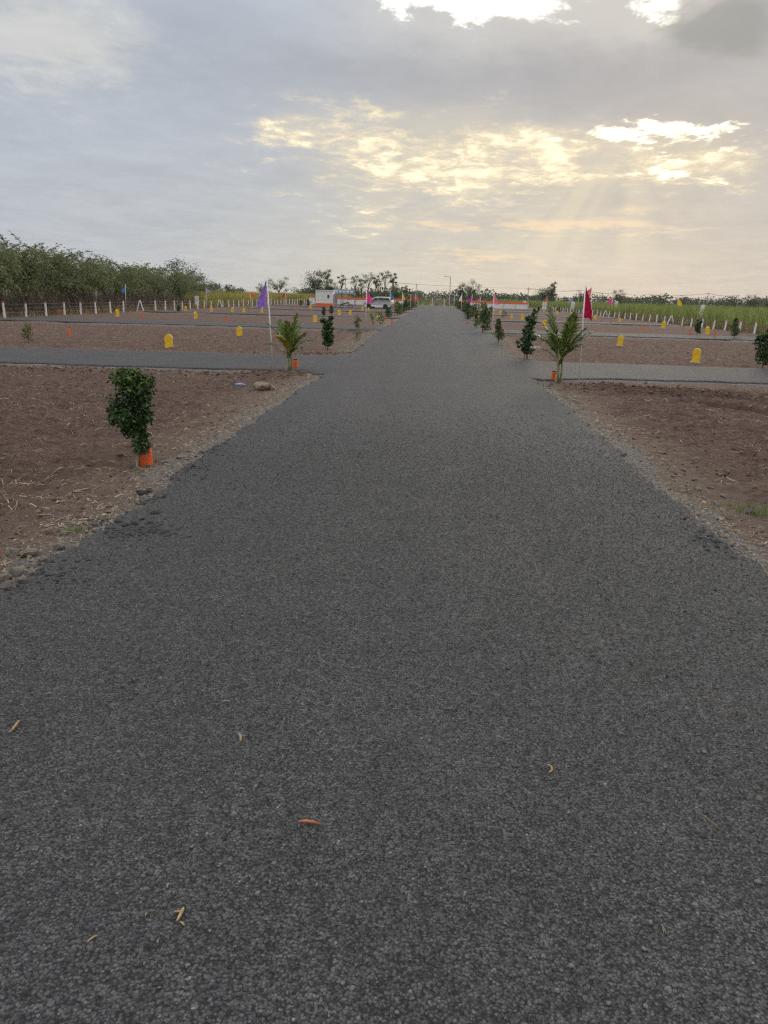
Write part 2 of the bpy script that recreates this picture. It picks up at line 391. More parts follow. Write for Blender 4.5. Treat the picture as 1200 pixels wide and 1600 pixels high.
MAT = dict(
    asphalt=asphalt_mat('asphalt'), soil=soil_mat(),
    chip=mat('stone_chip', (.053, .055, .060), .75, .2, 30, island=.85, spec=.42),
    gravel=mat('gravel', (.175, .15, .13), .85, .2, 20, island=.5, spec=.2),
    clod=mat('clod', (.135, .087, .068), .95, .25, 20, island=.4, spec=.1),
    boulder=mat('boulder', (.25, .185, .14), .9, .3, 6, bump=.6, bscale=25, spec=.2),
    stone=mat('stone', (.19, .165, .145), .9, .3, 9, bump=.6, bscale=25, spec=.2),
    pebble=mat('pebble', (.135, .13, .122), .8, .15, 2, spec=.3),
    tar=mat('tar_lump', (.05, .05, .052), .8, .3, 30, bump=.8, bscale=60),
    straw=mat('straw', (.29, .24, .178), .85, .2, 3, island=.45, spec=.2),
    stick=mat('dry_stick', (.42, .30, .14), .8, .25, 25), stick_o=mat('orange_stick', (.38, .14, .06), .75, .2, 25),
    white=mat('white_paint', (.74, .73, .71), .6, .10, 5, bump=.1), red=mat('red_paint', (.50, .07, .05), .6, .12, 9),
    orange=mat('orange_paint', (.78, .13, .03), .5, .10, 7), yellow=mat('yellow_paint', (.80, .50, .015), .5, .08, 7),
    cream=mat('marker_rim', (.62, .50, .20), .6, .1, 8), wire=mat('galvanised_wire', (.28, .27, .25), .5, .2, 9, metal=.6),
    wood=mat('bamboo', (.40, .31, .20), .75, .25, 14), bark=mat('bark', (.075, .055, .042), .95, .3, 9, bump=.5, bscale=20),
    twig=mat('twig', (.15, .12, .10), .95, .25, 9),
    leaf_dark=mat('leaf_dark', (.032, .082, .022), .42, .25, 3, trans=.22, island=.55, spec=.5),
    leaf_fresh=mat('leaf_fresh', (.17, .24, .035), .45, .25, 3, trans=.3, island=.4),
    leaf_mid=mat('leaf_mid', (.075, .115, .032), .5, .25, 3, trans=.25, island=.5),
    leaf_light=mat('leaf_light', (.12, .15, .035), .55, .25, 3, trans=.3, island=.45),
    leaf_pros=mat('leaf_feathery', (.150, .185, .082), .65, .22, .8, trans=.25, island=.45),
    leaf_far=mat('leaf_distant', (.070, .095, .046), .7, .22, .3, trans=.15, island=.4),
    leaf_pale=mat('leaf_pale_tree', (.15, .165, .085), .7, .22, .3, trans=.2, island=.45),
    palm=mat('palm_leaf', (.13, .185, .05), .36, .25, 8, trans=.40, island=.6, spec=.6),
    palm_y=mat('palm_leaf_yellow', (.38, .33, .03), .5, .2, 8, trans=.25, island=.3),
    palm_dry=mat('palm_leaf_dry', (.42, .36, .24), .7, .2, 8, trans=.2, island=.3),
    palm_stem=mat('palm_stem', (.22, .25, .06), .6, .25, 12),
    crop_y=mat('crop_yellow', (.38, .33, .08), .7, .3, .12, trans=.3, island=.5, col2=(.22, .22, .07)),
    crop_g=mat('crop_green', (.19, .25, .06), .65, .3, .12, trans=.3, island=.5, col2=(.22, .255, .075)),
    weed=mat('weeds', (.20, .18, .08), .8, .3, .25, trans=.2, island=.5, col2=(.07, .10, .03)),
    weed_dry=mat('dry_weeds', (.26, .19, .11), .8, .3, .25, trans=.2, island=.5, col2=(.18, .13, .08)),
    grass=mat('fresh_grass', (.20, .26, .10), .6, .25, 9, trans=.3, island=.4),
    silver=mat('silver_paint', (.50, .49, .47), .25, .03, 3, metal=.55), glass=mat('dark_glass', (.03, .033, .036), .12, .05, 3, spec=.6),
    rubber=mat('rubber', (.02, .02, .021), .8, .15, 9), black=mat('black_paint', (.018, .018, .02), .35, .15, 9),
    chrome=mat('bright_metal', (.55, .55, .55), .3, .1, 9, metal=.9), lens=mat('lamp_lens', (.6, .6, .58), .2, .05, 5),
    redlens=mat('tail_lens', (.35, .02, .02), .25, .05, 5), greypanel=mat('grey_panel', (.23, .23, .25), .7, .12, 3),
    steel=mat('painted_steel', (.30, .29, .27), .6, .15, 5), concrete=mat('concrete', (.36, .35, .32), .9, .15, 3, bump=.2),
    blueboard=mat('blue_print', (.10, .20, .36), .6, .1, 2.0, col2=(.45, .50, .55)), boardart=mat('board_print', (.62, .63, .64), .6, .1, 3.5, col2=(.35, .40, .47)),
    blue_lit=mat('litter_blue', (.25, .35, .60), .5, .3, 40), cloth_purple_s=mat('scrap_purple', (.16, .07, .25), .8, .2, 9))
FLAG = {n: mat('cloth_'+n, c, .75, .15, 6, trans=.4, spec=.15) for n, c in dict(purple=(.32, .18, .58), crimson=(.45, .012, .075), pink=(.80, .09, .38), rose=(.80, .20, .30),
        magenta=(.48, .06, .42), white=(.78, .76, .74), yellow=(.80, .58, .02), blue=(.06, .26, .58), orange=(.72, .17, .05), red=(.55, .05, .04), lilac=(.40, .32, .55)).items()}

# ------------------------------------------------------------------ ground
def build_ground():
    r = [0.0, .5, 1.0]
    while r[-1] < 3.4: r.append(r[-1]*1.012)
    while r[-1] < 22: r.append(r[-1]*1.0042)
    while r[-1] < 48: r.append(r[-1]*1.009)
    while r[-1] < 4500: r.append(r[-1]*1.03)
    r = np.array(r)
    a = np.concatenate([np.linspace(-180, -40, 50)[:-1], np.linspace(-38, 34, 440), np.linspace(36, 180, 50)[1:-1]])*math.pi/180
    A, Rr = np.meshgrid(a, r); X = Rr*np.sin(A); Y = Rr*np.cos(A)
    Z = ground_z(X, Y); n, m = X.shape
    i = np.arange(n-1)[:, None]*m+np.arange(m)[None]; j = np.arange(n-1)[:, None]*m+(np.arange(m)[None]+1) % m
    f = np.stack([i, i+m, j+m, j], -1).reshape(-1, 4)
    me = mesh_np('ground', np.stack([X, Y, Z], -1).reshape(-1, 3), f, True, MAT['soil'])
    e = road_dist(X, Y); wob = .9*(fb(X/1.4, Y/1.4, 51, 4)-.5)+.35*(fb(X/.25, Y/.25, 52, 2)-.5)
    shoulder = (1-sst(.5, 1.9, e+wob))
    gravel = np.where(X > 0, (1-sst(.10, .42, e+wob*.40)), (1-sst(.10, .50, e+wob*.8))*.5)
    outer = np.maximum(np.maximum(FENCE_L-.4-X, X-FENCE_R-.4), Y-WALL_Y-1)+1.5*(fb(X/3, Y/3, 53, 3)-.5)
    wild = sst(0, 1.5, outer)
    fresh = 0*X                                     # damp, freshly turned earth
    for cx, cy, sx, sy, h in MOUNDS: fresh = np.maximum(fresh, np.exp(-((X-cx)/(sx*1.1))**2-((Y-cy)/(sy*1.2))**2))
    for cx, cy, r0 in ((13.5, 21.5, 9.6), (13.5, 21.5, 8.1), (16.0, 24.0, 12.6), (16.0, 24.0, 11.1), (12.0, 24.0, 12.0)):
        q = np.hypot(X-cx, Y-cy)-r0+.5*(fb(X/2, Y/2, 25, 2)-.5); fresh = np.maximum(fresh, (Y < 19)*(X > 3.6)*.85*np.exp(-(q/.22)**2)*sst(.3, .6, fb(X/1.2, Y/1.2, 28, 2)))
    fresh = fresh*sst(.0, .3, e)*(.5+fb(X/.4, Y/.3, 30, 3))
    for nm, val in (('fresh', fresh), ('shoulder', shoulder), ('gravel', gravel), ('wild', wild)):
        at_ = me.attributes.new(nm, 'FLOAT', 'POINT'); at_.data.foreach_set('value', val.astype(np.float32).ravel())
    tag(obj('ground', me), kind='structure')
build_ground()

def strip(name, P, zf, dz, skirt=.05):       # P: rows x cols x 2 grid
    n, m = P.shape[:2]; Z = zf(P[..., 0], P[..., 1])+dz
    V3 = np.concatenate([P, Z[..., None]], -1)
    L = V3[:, :1].copy(); Q = V3[:, -1:].copy(); L[..., 2] -= skirt; Q[..., 2] -= skirt
    dl = V3[:, :1, :2]-V3[:, 1:2, :2]; dl /= np.linalg.norm(dl, axis=-1, keepdims=True)+1e-9
    L[..., :2] += dl*.03; Q[..., :2] -= dl*.03
    V3 = np.concatenate([L, V3, Q], 1); m += 2
    i = np.arange(n-1)[:, None]*m+np.arange(m-1)[None]
    f = np.stack([i, i+1, i+m+1, i+m], -1).reshape(-1, 4)
    return tag(obj(name, mesh_np(name, V3.reshape(-1, 3), f, True, MAT['asphalt'])), kind='structure')
def build_roads():
    y = list(np.arange(-40, 1.0, 1.0)); y.append(1.0)
    while y[-1] < WALL_Y+3: y.append(y[-1]*1.008)
    y = np.array(y); u = np.linspace(0, 1, 96)
    xl, xr = edge_l(y), edge_r(y)
    X = xl[:, None]*(1-u)+xr[:, None]*u
    # crumbled rim: the outer hand's breadth is uneven
    P = np.stack([X, np.repeat(y[:, None], 96, 1)], -1)
    strip('main_road', P, road_z, 0.0)
    for k in range(len(STREETS)):
        for s, nm in ((-1, 'side_street'), (1, 'side_street')):
            x = np.linspace(-2.55, FENCE_L+1, 170) if s < 0 else np.linspace(2.35, FENCE_R-1, 140)
            a, b = street_edges(k, x); uu = np.linspace(0, 1, 22)
            Y = a[:, None]*(1-uu)+b[:, None]*uu
            strip(nm, np.stack([np.repeat(x[:, None], 22, 1), Y], -1), lambda X, Y: road_z(X, Y), -.004, .05)
build_roads()

# ------------------------------------------------------------------ scatter stuff (joined meshes)
OCT_V = np.array([[1, 0, 0], [-1, 0, 0], [0, 1, 0], [0, -1, 0], [0, 0, 1], [0, 0, -1]], float)
OCT_F = np.array([[0, 2, 4], [2, 1, 4], [1, 3, 4], [3, 0, 4]]); OCT_V[:4, 2] = -.25; OCT_V = OCT_V[:5]   # domed chip, its underside is bedded
def ico():
    bm = bmesh.new(); bmesh.ops.create_icosphere(bm, subdivisions=1, radius=1); v = np.array([q.co[:] for q in bm.verts]); f = np.array([[q.index for q in p.verts] for p in bm.faces]); bm.free(); return v, f
ICO_V, ICO_F = ico(); ICO_F = ICO_F[ICO_V[ICO_F].mean(1)[:, 2] > -.55]
def scatter_rocks(name, pts, size, mat_, base, flat=.7, seed=1, sink=.25):
    bv, bf = base; g = np.random.default_rng(seed); n = len(pts); k = len(bv)
    a = g.uniform(0, 6.28, n); ca, sa = np.cos(a), np.sin(a)
    v = bv[None]*(1+g.uniform(-.38, .3, (n, k, 1)))*np.stack([g.uniform(.7, 1.3, n), g.uniform(.7, 1.2, n), flat*g.uniform(.7, 1.2, n)], -1)[:, None]
    # random tilt
    tl = g.uniform(-.5, .5, n); ct, st = np.cos(tl)[:, None], np.sin(tl)[:, None]
    x, y, z = v[..., 0], v[..., 1]*ct-v[..., 2]*st, v[..., 1]*st+v[..., 2]*ct
    X = x*ca[:, None]-y*sa[:, None]; Y = x*sa[:, None]+y*ca[:, None]
    v = np.stack([X, Y, z], -1)*np.asarray(size)[:, None, None]
    v += np.asarray(pts)[:, None]; v[..., 2] += (np.asarray(size)*flat*(1-2*sink))[:, None]*.6
    f = (bf[None]+(np.arange(n)*k)[:, None, None]).reshape(-1, 3)
    return tag(obj(name, mesh_np(name, v.reshape(-1, 3), f, False, mat_)), kind='stuff')
def build_scatter():
    g = np.random.default_rng(3)
    # loose stone chips on the asphalt, thick near where the surface is seen closely
    n = 125000; y = 1.3+np.abs(g.normal(0, 1, n))*2.7+g.random(n)**2*7; x = g.uniform(-2.75, 2.55, n)
    keep = (road_dist(x, y) < -.0) & (np.abs(x) < .55+.62*y); x, y = x[keep], y[keep]
    s = g.uniform(.0034, .0064, len(x))*(1+.9*(g.random(len(x)) < .012))*(1+.05*y)
    z = road_z(x, y)
    tag(scatter_rocks('road_chippings', np.stack([x, y, z-.001], -1), s, MAT['chip'], (OCT_V, OCT_F), .85, 5, .18), 'loose dark stone chippings covering the asphalt', 'gravel')
    # gravel along both shoulders
    n = 26000; y = 2.5+(g.random(n)**1.8)*40; sd_ = g.random(n) < .5
    e = np.abs(g.normal(0, .33, n))
    x = np.where(sd_, edge_l(y)-e*1.3, edge_r(y)+e*.9+.02)
    k = (road_dist(x, y) > -.06); x, y = x[k], y[k]
    s = g.uniform(.006, .016, len(x))*(1+1.2*(g.random(len(x)) < .06))*(1+y*.012)
    tag(scatter_rocks('shoulder_gravel', np.stack([x, y, ground_z(x, y)], -1), s, MAT['gravel'], (OCT_V, OCT_F), .65, 6, .3), 'loose pale gravel strewn along the road shoulders', 'gravel')
    # soil clods
    n = 34000; y = 3+(g.random(n)**1.7)*42; x = g.uniform(-1, 1, n)*(3.5+y*.55)
    cl = fb(x/1.1, y/1.1, 61, 3); k = (road_dist(x, y) > .35) & (cl+g.uniform(-.25, .25, n) > .5); x, y = x[k], y[k]
    s = g.uniform(.007, .024, len(x))*(1+1.1*(g.random(len(x)) < .05))
    tag(scatter_rocks('soil_clods', np.stack([x, y, ground_z(x, y)], -1), s, MAT['clod'], (ICO_V, ICO_F), .7, 7, .35), 'brown soil clods scattered over the ploughed plots', 'soil')
    # crumbled asphalt at the rim
    pts = []
    for px, py, sx, sy, m in ((226, 779, .07, .05, 70), (205, 832, .16, .08, 170), (150, 812, .10, .10, 60), (238, 826, .06, .05, 60), (330, 705, .08, .25, 60), (60, 900, .2, .2, 120), (300, 735, .1, .2, 60), (1110, 845, .1, .3, 60)):
        cx, cy = gp(px, py); pts.append(np.stack([g.normal(cx, sx, m), g.normal(cy, sy, m)], -1))
    p = np.concatenate(pts); e = road_dist(p[:, 0], p[:, 1]); zz = np.where(e < 0, road_z(p[:, 0], p[:, 1]), ground_z(p[:, 0], p[:, 1]))
    tag(scatter_rocks('asphalt_crumbs', np.c_[p, zz], g.uniform(.006, .022, len(p)), MAT['tar'], (ICO_V, ICO_F), .7, 9, .3), 'dark crumbs broken off the asphalt rim', 'crumbs')
    # mound clods
    pts = []
    for cx, cy, sx, sy, h in MOUNDS:
        if h > .06:
            m = 260; pts.append(np.stack([g.normal(cx, sx*.8, m), g.normal(cy, sy*.7, m)], -1))
    p = np.concatenate(pts); p = p[road_dist(p[:, 0], p[:, 1]) > .1]
    tag(scatter_rocks('mound_clods', np.c_[p, ground_z(p[:, 0], p[:, 1])], g.uniform(.012, .042, len(p)), MAT['clod'], (ICO_V, ICO_F), .75, 8, .35), 'loose clods heaped on earth mounds at the plot corners', 'soil')
    # straw
    n = 60000; y = 3.5+(g.random(n)**1.5)*44; x = g.uniform(-1, 1, n)*(3.3+y*.55)
    cl = fb(x/.9, y/.7, 71, 3); k = (road_dist(x, y) > .25) & (cl+g.uniform(-.2, .2, n) > .52+.05*(x > 0)); x, y = x[k], y[k]
    # thicker wisps by the near shrub
    for cx, cy, q in ((-3.55, 7.15, 60), (-3.95, 6.7, 60), (-4.3, 7.6, 60), (-3.2, 6.1, 40), (6.6, 13.0, 60), (7.5, 16.5, 60), (4.2, 7.2, 30)):
        x = np.r_[x, g.normal(cx, .22, q)]; y = np.r_[y, g.normal(cy, .16, q)]
    m = len(x); L = .03+.13*g.random(m)**2; a = g.uniform(0, 6.28, m); W = g.uniform(.0014, .003, m)*(1+y*.05); cv = g.uniform(-.1, .1, m)*(1+2*(g.random(m) < .15))
    z0 = ground_z(x, y); vs = []
    for i, tt in enumerate((-.5, 0.0, .5)):
        px = x+np.cos(a)*L*tt-np.sin(a)*cv*L*(.25-tt*tt); py = y+np.sin(a)*L*tt+np.cos(a)*cv*L*(.25-tt*tt)
        pz = ground_z(px, py)+.004+np.abs(g.normal(0, .007, m))
        vs += [np.stack([px-np.sin(a)*W, py+np.cos(a)*W, pz], -1), np.stack([px+np.sin(a)*W, py-np.cos(a)*W, pz+W*.8], -1)]
    v = np.stack(vs, 1); b = (np.arange(m)*6)[:, None]
    f = np.concatenate([b+np.array([[0, 1, 3, 2]]), b+np.array([[2, 3, 5, 4]])])
    tag(obj('straw_litter', mesh_np('straw_litter', v.reshape(-1, 3), f, False, MAT['straw'])), 'dry straw stalks littering the bare brown soil', 'straw', kind='stuff')
build_scatter()

# blades (crops, weeds, grass): thin bent triangles
def blades(name, x, y, z, h, lean, width, mat_, seed=1, seg=2):
    g = np.random.default_rng(seed); n = len(x); a = g.uniform(0, 6.28, n); la = g.uniform(0, 6.28, n); ln = lean*g.uniform(.2, 1, n)*h
    rows = []
    for i in range(seg+1):
        tt = i/seg; w_ = width*(1-tt**1.5*.92)*.5
        cx = x+np.cos(la)*ln*tt*tt; cy = y+np.sin(la)*ln*tt*tt; cz = z+h*tt*(1-.22*lean*tt*tt)
        rows += [np.stack([cx-np.cos(a)*w_, cy-np.sin(a)*w_, cz], -1), np.stack([cx+np.cos(a)*w_, cy+np.sin(a)*w_, cz], -1)]
    v = np.stack(rows, 1); k = 2*(seg+1); b = (np.arange(n)*k)[:, None]
    f = np.concatenate([b+np.array([[2*i, 2*i+1, 2*i+3, 2*i+2]]) for i in range(seg)])
    return obj(name, mesh_np(name, v.reshape(-1, 3), f, False, mat_))
def build_fields():
    g = np.random.default_rng(12)
    def field(name, xs, ys, n, h, mat_, label, seed, front):
        x0, x1 = xs; u = g.random(n)**2.6
        x = x0+(x1-x0)*u; y = g.uniform(*ys, n)
        if x0 < 0: k_ = x > -(.33*y+3); x, y = x[k_], y[k_]
        n = len(x)
        hh = h*(.82+.36*fb(x/7, y/7, seed, 3))*g.uniform(.55, 1.08, n)
        tag(blades(name, x, y, ground_z(x, y)-.03, hh, .38, .07+.0*hh, mat_, seed), label, 'crops', kind='stuff')
    field('yellow_crop', (-29.4, -110), (96, 330), 42000, 2.25, MAT['crop_y'], 'yellowing tall crop standing beyond the far fence', 5, 0)
    field('green_crop', (28.0, 150), (45, 420), 36000, 2.05, MAT['crop_g'], 'tall green cane crop behind low weeds and white posts', 6, 0)
    n = 9000; x = 23.4+g.random(n)**1.3*6.0; y = g.uniform(40, 165, n); hh = g.uniform(.25, 1.0, n)*(.4+1.2*fb(x/2, y/2.5, 8, 3))
    tag(blades('fence_weeds', x, y, ground_z(x, y)-.02, hh, .7, .05, MAT['weed'], 8), 'rough green weeds growing outside the white posts beside green crop', 'weeds', kind='stuff')
    n = 5000; x = 23.2+g.random(n)*3.5; y = g.uniform(40, 120, n); hh = g.uniform(.2, .75, n)
    tag(blades('dry_fence_weeds', x, y, ground_z(x, y)-.02, hh, .7, .05, MAT['weed_dry'], 9), 'dry tan weeds among the white posts below green crop', 'weeds', kind='stuff')
    n = 9000; x = FENCE_L-.2-g.random(n)**1.2*5.5; y = g.uniform(42, 170, n); hh = g.uniform(.2, .8, n)*(.4+1.1*fb(x/2, y/2.5, 10, 3))
    tag(blades('dry_grass', x, y, ground_z(x, y)-.02, hh, .7, .05, MAT['weed_dry'], 10), 'dry brown grass behind the wire fence under the thicket', 'grass', kind='stuff')
    n = 13000; y = g.uniform(43, 112, n); x = FENCE_L-1.6-g.random(n)*13-(y > 96)*4; hh = g.uniform(.6, 2.3, n)
    tag(blades('thicket_brush', x, y, ground_z(x, y)-.02, hh, .55, .035, MAT['twig'], 13), 'tangled bare brown brush under the thorn thicket', 'brush', kind='stuff')
    n = 7000; y = g.uniform(WALL_Y+2, 420, n); x = g.uniform(-60, 60, n)
    tag(blades('far_scrub', x, y, ground_z(x, y)-.02, g.uniform(.4, 1.6, n), .6, .18, MAT['weed'], 11), 'low scrub on the land beyond the boundary wall', 'scrub', kind='stuff')
build_fields()

# ------------------------------------------------------------------ leaves and trees
def leaf_mesh(name, c, size, mat_, seed=1, aspect=.5, up=.35, droop=0.0, dirs=None):
    g = np.random.default_rng(seed); n = len(c)
    d = g.normal(0, 1, (n, 3)) if dirs is None else dirs+g.normal(0, .35, (n, 3))
    d[:, 2] = d[:, 2]*(1-up)-droop; d /= np.linalg.norm(d, axis=1, keepdims=True)+1e-9
    q = g.normal(0, 1, (n, 3)); q[:, 2] *= .5; s = np.cross(d, q); s /= np.linalg.norm(s, axis=1, keepdims=True)+1e-9
    nn = np.cross(d, s); L = np.asarray(size)*g.uniform(.65, 1.25, n); W = L*aspect*.5
    L, W = L[:, None], W[:, None]
    v = np.stack([c-d*L*.5, c+s*W+nn*W*.35, c+d*L*.5, c-s*W+nn*W*.35], 1)
    b = (np.arange(n)*4)[:, None]
    return mesh_np(name, v.reshape(-1, 3), b+np.array([[0, 1, 2, 3]]), False, mat_)
def limb_mesh(name, paths, smooth=True):
    m = MB()
    for pts, rad, n in paths: m.tube(pts, rad, n)
    return m.mesh(name, smooth)
def tree_meshes(kind, h, w_, seed):
    """round = dense broadleaf, slim = bare stem with tufts, open = loose crown"""
    g = np.random.default_rng(seed); q = random.Random(seed); paths = []; cl = []
    th = h*{'round': .28, 'slim': .55, 'open': .35}[kind]
    top = (q.uniform(-.06, .06)*h, q.uniform(-.06, .06)*h, th)
    paths.append(([(0, 0, -.2), (top[0]*.4, top[1]*.5, th*.5), top], [h*.032, h*.024, h*.018], 7))
    nb = {'round': 11, 'slim': 6, 'open': 9}[kind]
    for i in range(nb):
        a = i*2.4+q.uniform(-.4, .4); f = (i+.5)/nb
        if kind == 'round': rr = w_*.5*math.sin(math.pi*(.15+.75*f))**.7*q.uniform(.6, 1); zz = th*.75+(h-th*.75)*f*q.uniform(.85, .98)
        elif kind == 'slim': rr = w_*.5*q.uniform(.3, 1)*(1-.4*f); zz = th+(h-th)*(.2+.75*f)
        else: rr = w_*.5*q.uniform(.45, 1.05)*(1-.35*f); zz = th+(h-th)*(.15+.8*f)*q.uniform(.8, 1)
        e = (top[0]+rr*math.cos(a), top[1]+rr*math.sin(a), zz)
        s_ = (top[0]*(zz-.1)/h, top[1]*.6, min(th*.95, zz*.6))
        mid = tuple((s_[k]+e[k])/2+(.06*h if k == 2 else q.uniform(-.03, .03)*h) for k in range(3))
        paths.append(([s_, mid, e], [h*.012, h*.008, h*.003], 5))
        cl.append((e, {'round': .21, 'slim': .16, 'open': .17}[kind]*min(h, w_*1.3)*q.uniform(.7, 1.25)))
        if kind != 'slim': cl.append((mid, .13*min(h, w_*1.3)*q.uniform(.6, 1.1)))
    pts = []
    for (c, r) in cl:
        n = int({'round': 190, 'slim': 90, 'open': 100}[kind])
        d = g.normal(0, 1, (n, 3)); d /= np.linalg.norm(d, axis=1, keepdims=True)
        rad = r*g.random(n)[:, None]**.45*np.array([[1.1, 1.1, .72]])*(1+.25*g.normal(0, 1, (n, 1)))
        pts.append(np.array(c)+d*rad)
    pts = np.concatenate(pts); pts = pts[pts[:, 2] > h*.08]
    return limb_mesh('trunk', paths), pts
def tree(px, top_py, wpx, D, kind, label, matk='leaf_far', group=None, seed=1, leaf=.035, cat='tree', name=None):
    x, y, zt = at(px, top_py, D); zg = gz(x, y); h = zt-zg; w_ = wpx*D/FPX
    tr, pts = tree_meshes(kind, h, w_, seed)
    o = thing(name or {'round': 'broadleaf_tree', 'slim': 'slender_tree', 'open': 'loose_tree'}[kind], label, cat, (x, y, zg), 0, group)
    obj('trunk', tr, MAT['bark'], o)
    obj('crown', leaf_mesh('crown', pts, max(h*leaf, .10), MAT[matk], seed, .6, .2), None, o)
    return o

def thorn_tree(x, y, h, w_, seed, label, group=None, dens=1.0):
    g = np.random.default_rng(seed); q = random.Random(seed); zg = gz(x, y)
    o = thing('thorn_tree', label, 'tree', (x, y, zg), 0, group)
    stems = []; twigs = []; C = []; Dr = []
    for i in range(q.randint(3, 5)):
        a = q.uniform(0, 6.28); rr = q.uniform(.1, .35)*w_; e = (rr*math.cos(a), rr*math.sin(a), h*q.uniform(.33, .58))
        m = (e[0]*.35+q.uniform(-.2, .2), e[1]*.35+q.uniform(-.2, .2), e[2]*.55)
        stems.append(([(q.uniform(-.25, .25), q.uniform(-.25, .25), -.15), m, e], [.10, .075, .045], 6))
        for j in range(int(13*dens)):
            b = a+q.gauss(0, 1.1); L = w_*q.uniform(.22, .55); sp_ = q.uniform(.25, 1.0)
            s0 = np.array(m)*(1-sp_)+np.array(e)*sp_
            rise = q.uniform(.02, .95)*(h-s0[2]); pts = []
            for k in range(7):
                u = k/6; pts.append((s0[0]+math.cos(b)*L*u+q.gauss(0, .06), s0[1]+math.sin(b)*L*u+q.gauss(0, .06), s0[2]+rise*(1.75*u-.80*u*u)-.22*h*u**3*q.uniform(.3, 1)))
            twigs.append((pts, [.028-.0035*k for k in range(7)], 4))
            P = np.array(pts)
            for k in range(1, 6):
                n = int(26*dens*(.55+.12*k)); u = g.random(n)[:, None]; base = P[k]*(1-u)+P[k+1]*u
                C.append(base+g.normal(0, 1, (n, 3))*np.array([.26, .26, .17])*(.6+.12*k)); dd = (P[k+1]-P[k]); Dr.append(np.repeat(dd[None]/np.linalg.norm(dd), n, 0))
    # wispy whips above the crown
    for j in range(7):
        s0 = P[0]*0+np.array([q.gauss(0, .25)*w_, q.gauss(0, .25)*w_, h*.80]); b = q.uniform(0, 6.28)
        pts = [tuple(s0+np.array([math.cos(b)*1.3*u, math.sin(b)*1.3*u, 1.1*u*h*.18-.35*u*u*h*.18])) for u in (0, .3, .6, 1)]
        twigs.append((pts, [.02, .016, .012, .007], 4)); Pp = np.array(pts)
        for k in range(3):
            n = 9; u = g.random(n)[:, None]; C.append(Pp[k]*(1-u)+Pp[k+1]*u+g.normal(0, .07, (n, 3))); Dr.append(np.repeat((Pp[k+1]-Pp[k])[None], n, 0))
    # low dry brush
    for j in range(14):
        b = q.uniform(0, 6.28); L = q.uniform(.5, 1.4); s0 = (q.gauss(0, .22)*w_, q.gauss(0, .22)*w_, 0)
        twigs.append(([s0, (s0[0]+math.cos(b)*L*.5, s0[1]+math.sin(b)*L*.5, q.uniform(.5, 1.3)), (s0[0]+math.cos(b)*L, s0[1]+math.sin(b)*L, q.uniform(.8, 2.0))], [.022, .016, .008], 4))
    obj('trunk', limb_mesh('trunk', stems), MAT['bark'], o)
    tag(obj('branch', limb_mesh('branch', twigs), MAT['twig'], o), kind='stuff')
    obj('crown', leaf_mesh('crown', np.concatenate(C), .26, MAT['leaf_pros'], seed, .26, .2, .22, np.concatenate(Dr)), None, o)
def build_thicket():
    g = random.Random(4)
    y = 46.0; i = 0; lab = 'feathery grey green thorn tree in the dense thicket behind the wire fence'
    while y < 102:
        f = (y-46)/56
        x = FENCE_L-3.2-g.uniform(0, 1.6)-1.5*f
        h = 5.6-.1*g.random()-(.5*f)+.35*math.sin(i*1.9)
        thorn_tree(x, y, h*(.92 if y > 75 else 1), 5.4*g.uniform(.85, 1.15), 100+i, lab, 'thorn trees of the thicket', 1.0)
        thorn_tree(x-4.5, y+1.6, h*(1.04 if y < 74 else .9), 5.6, 140+i, lab, 'thorn trees of the thicket', .75)
        y += 4.3*g.uniform(.85, 1.15)*(1 if y < 76 else 1.25); i += 1
build_thicket()
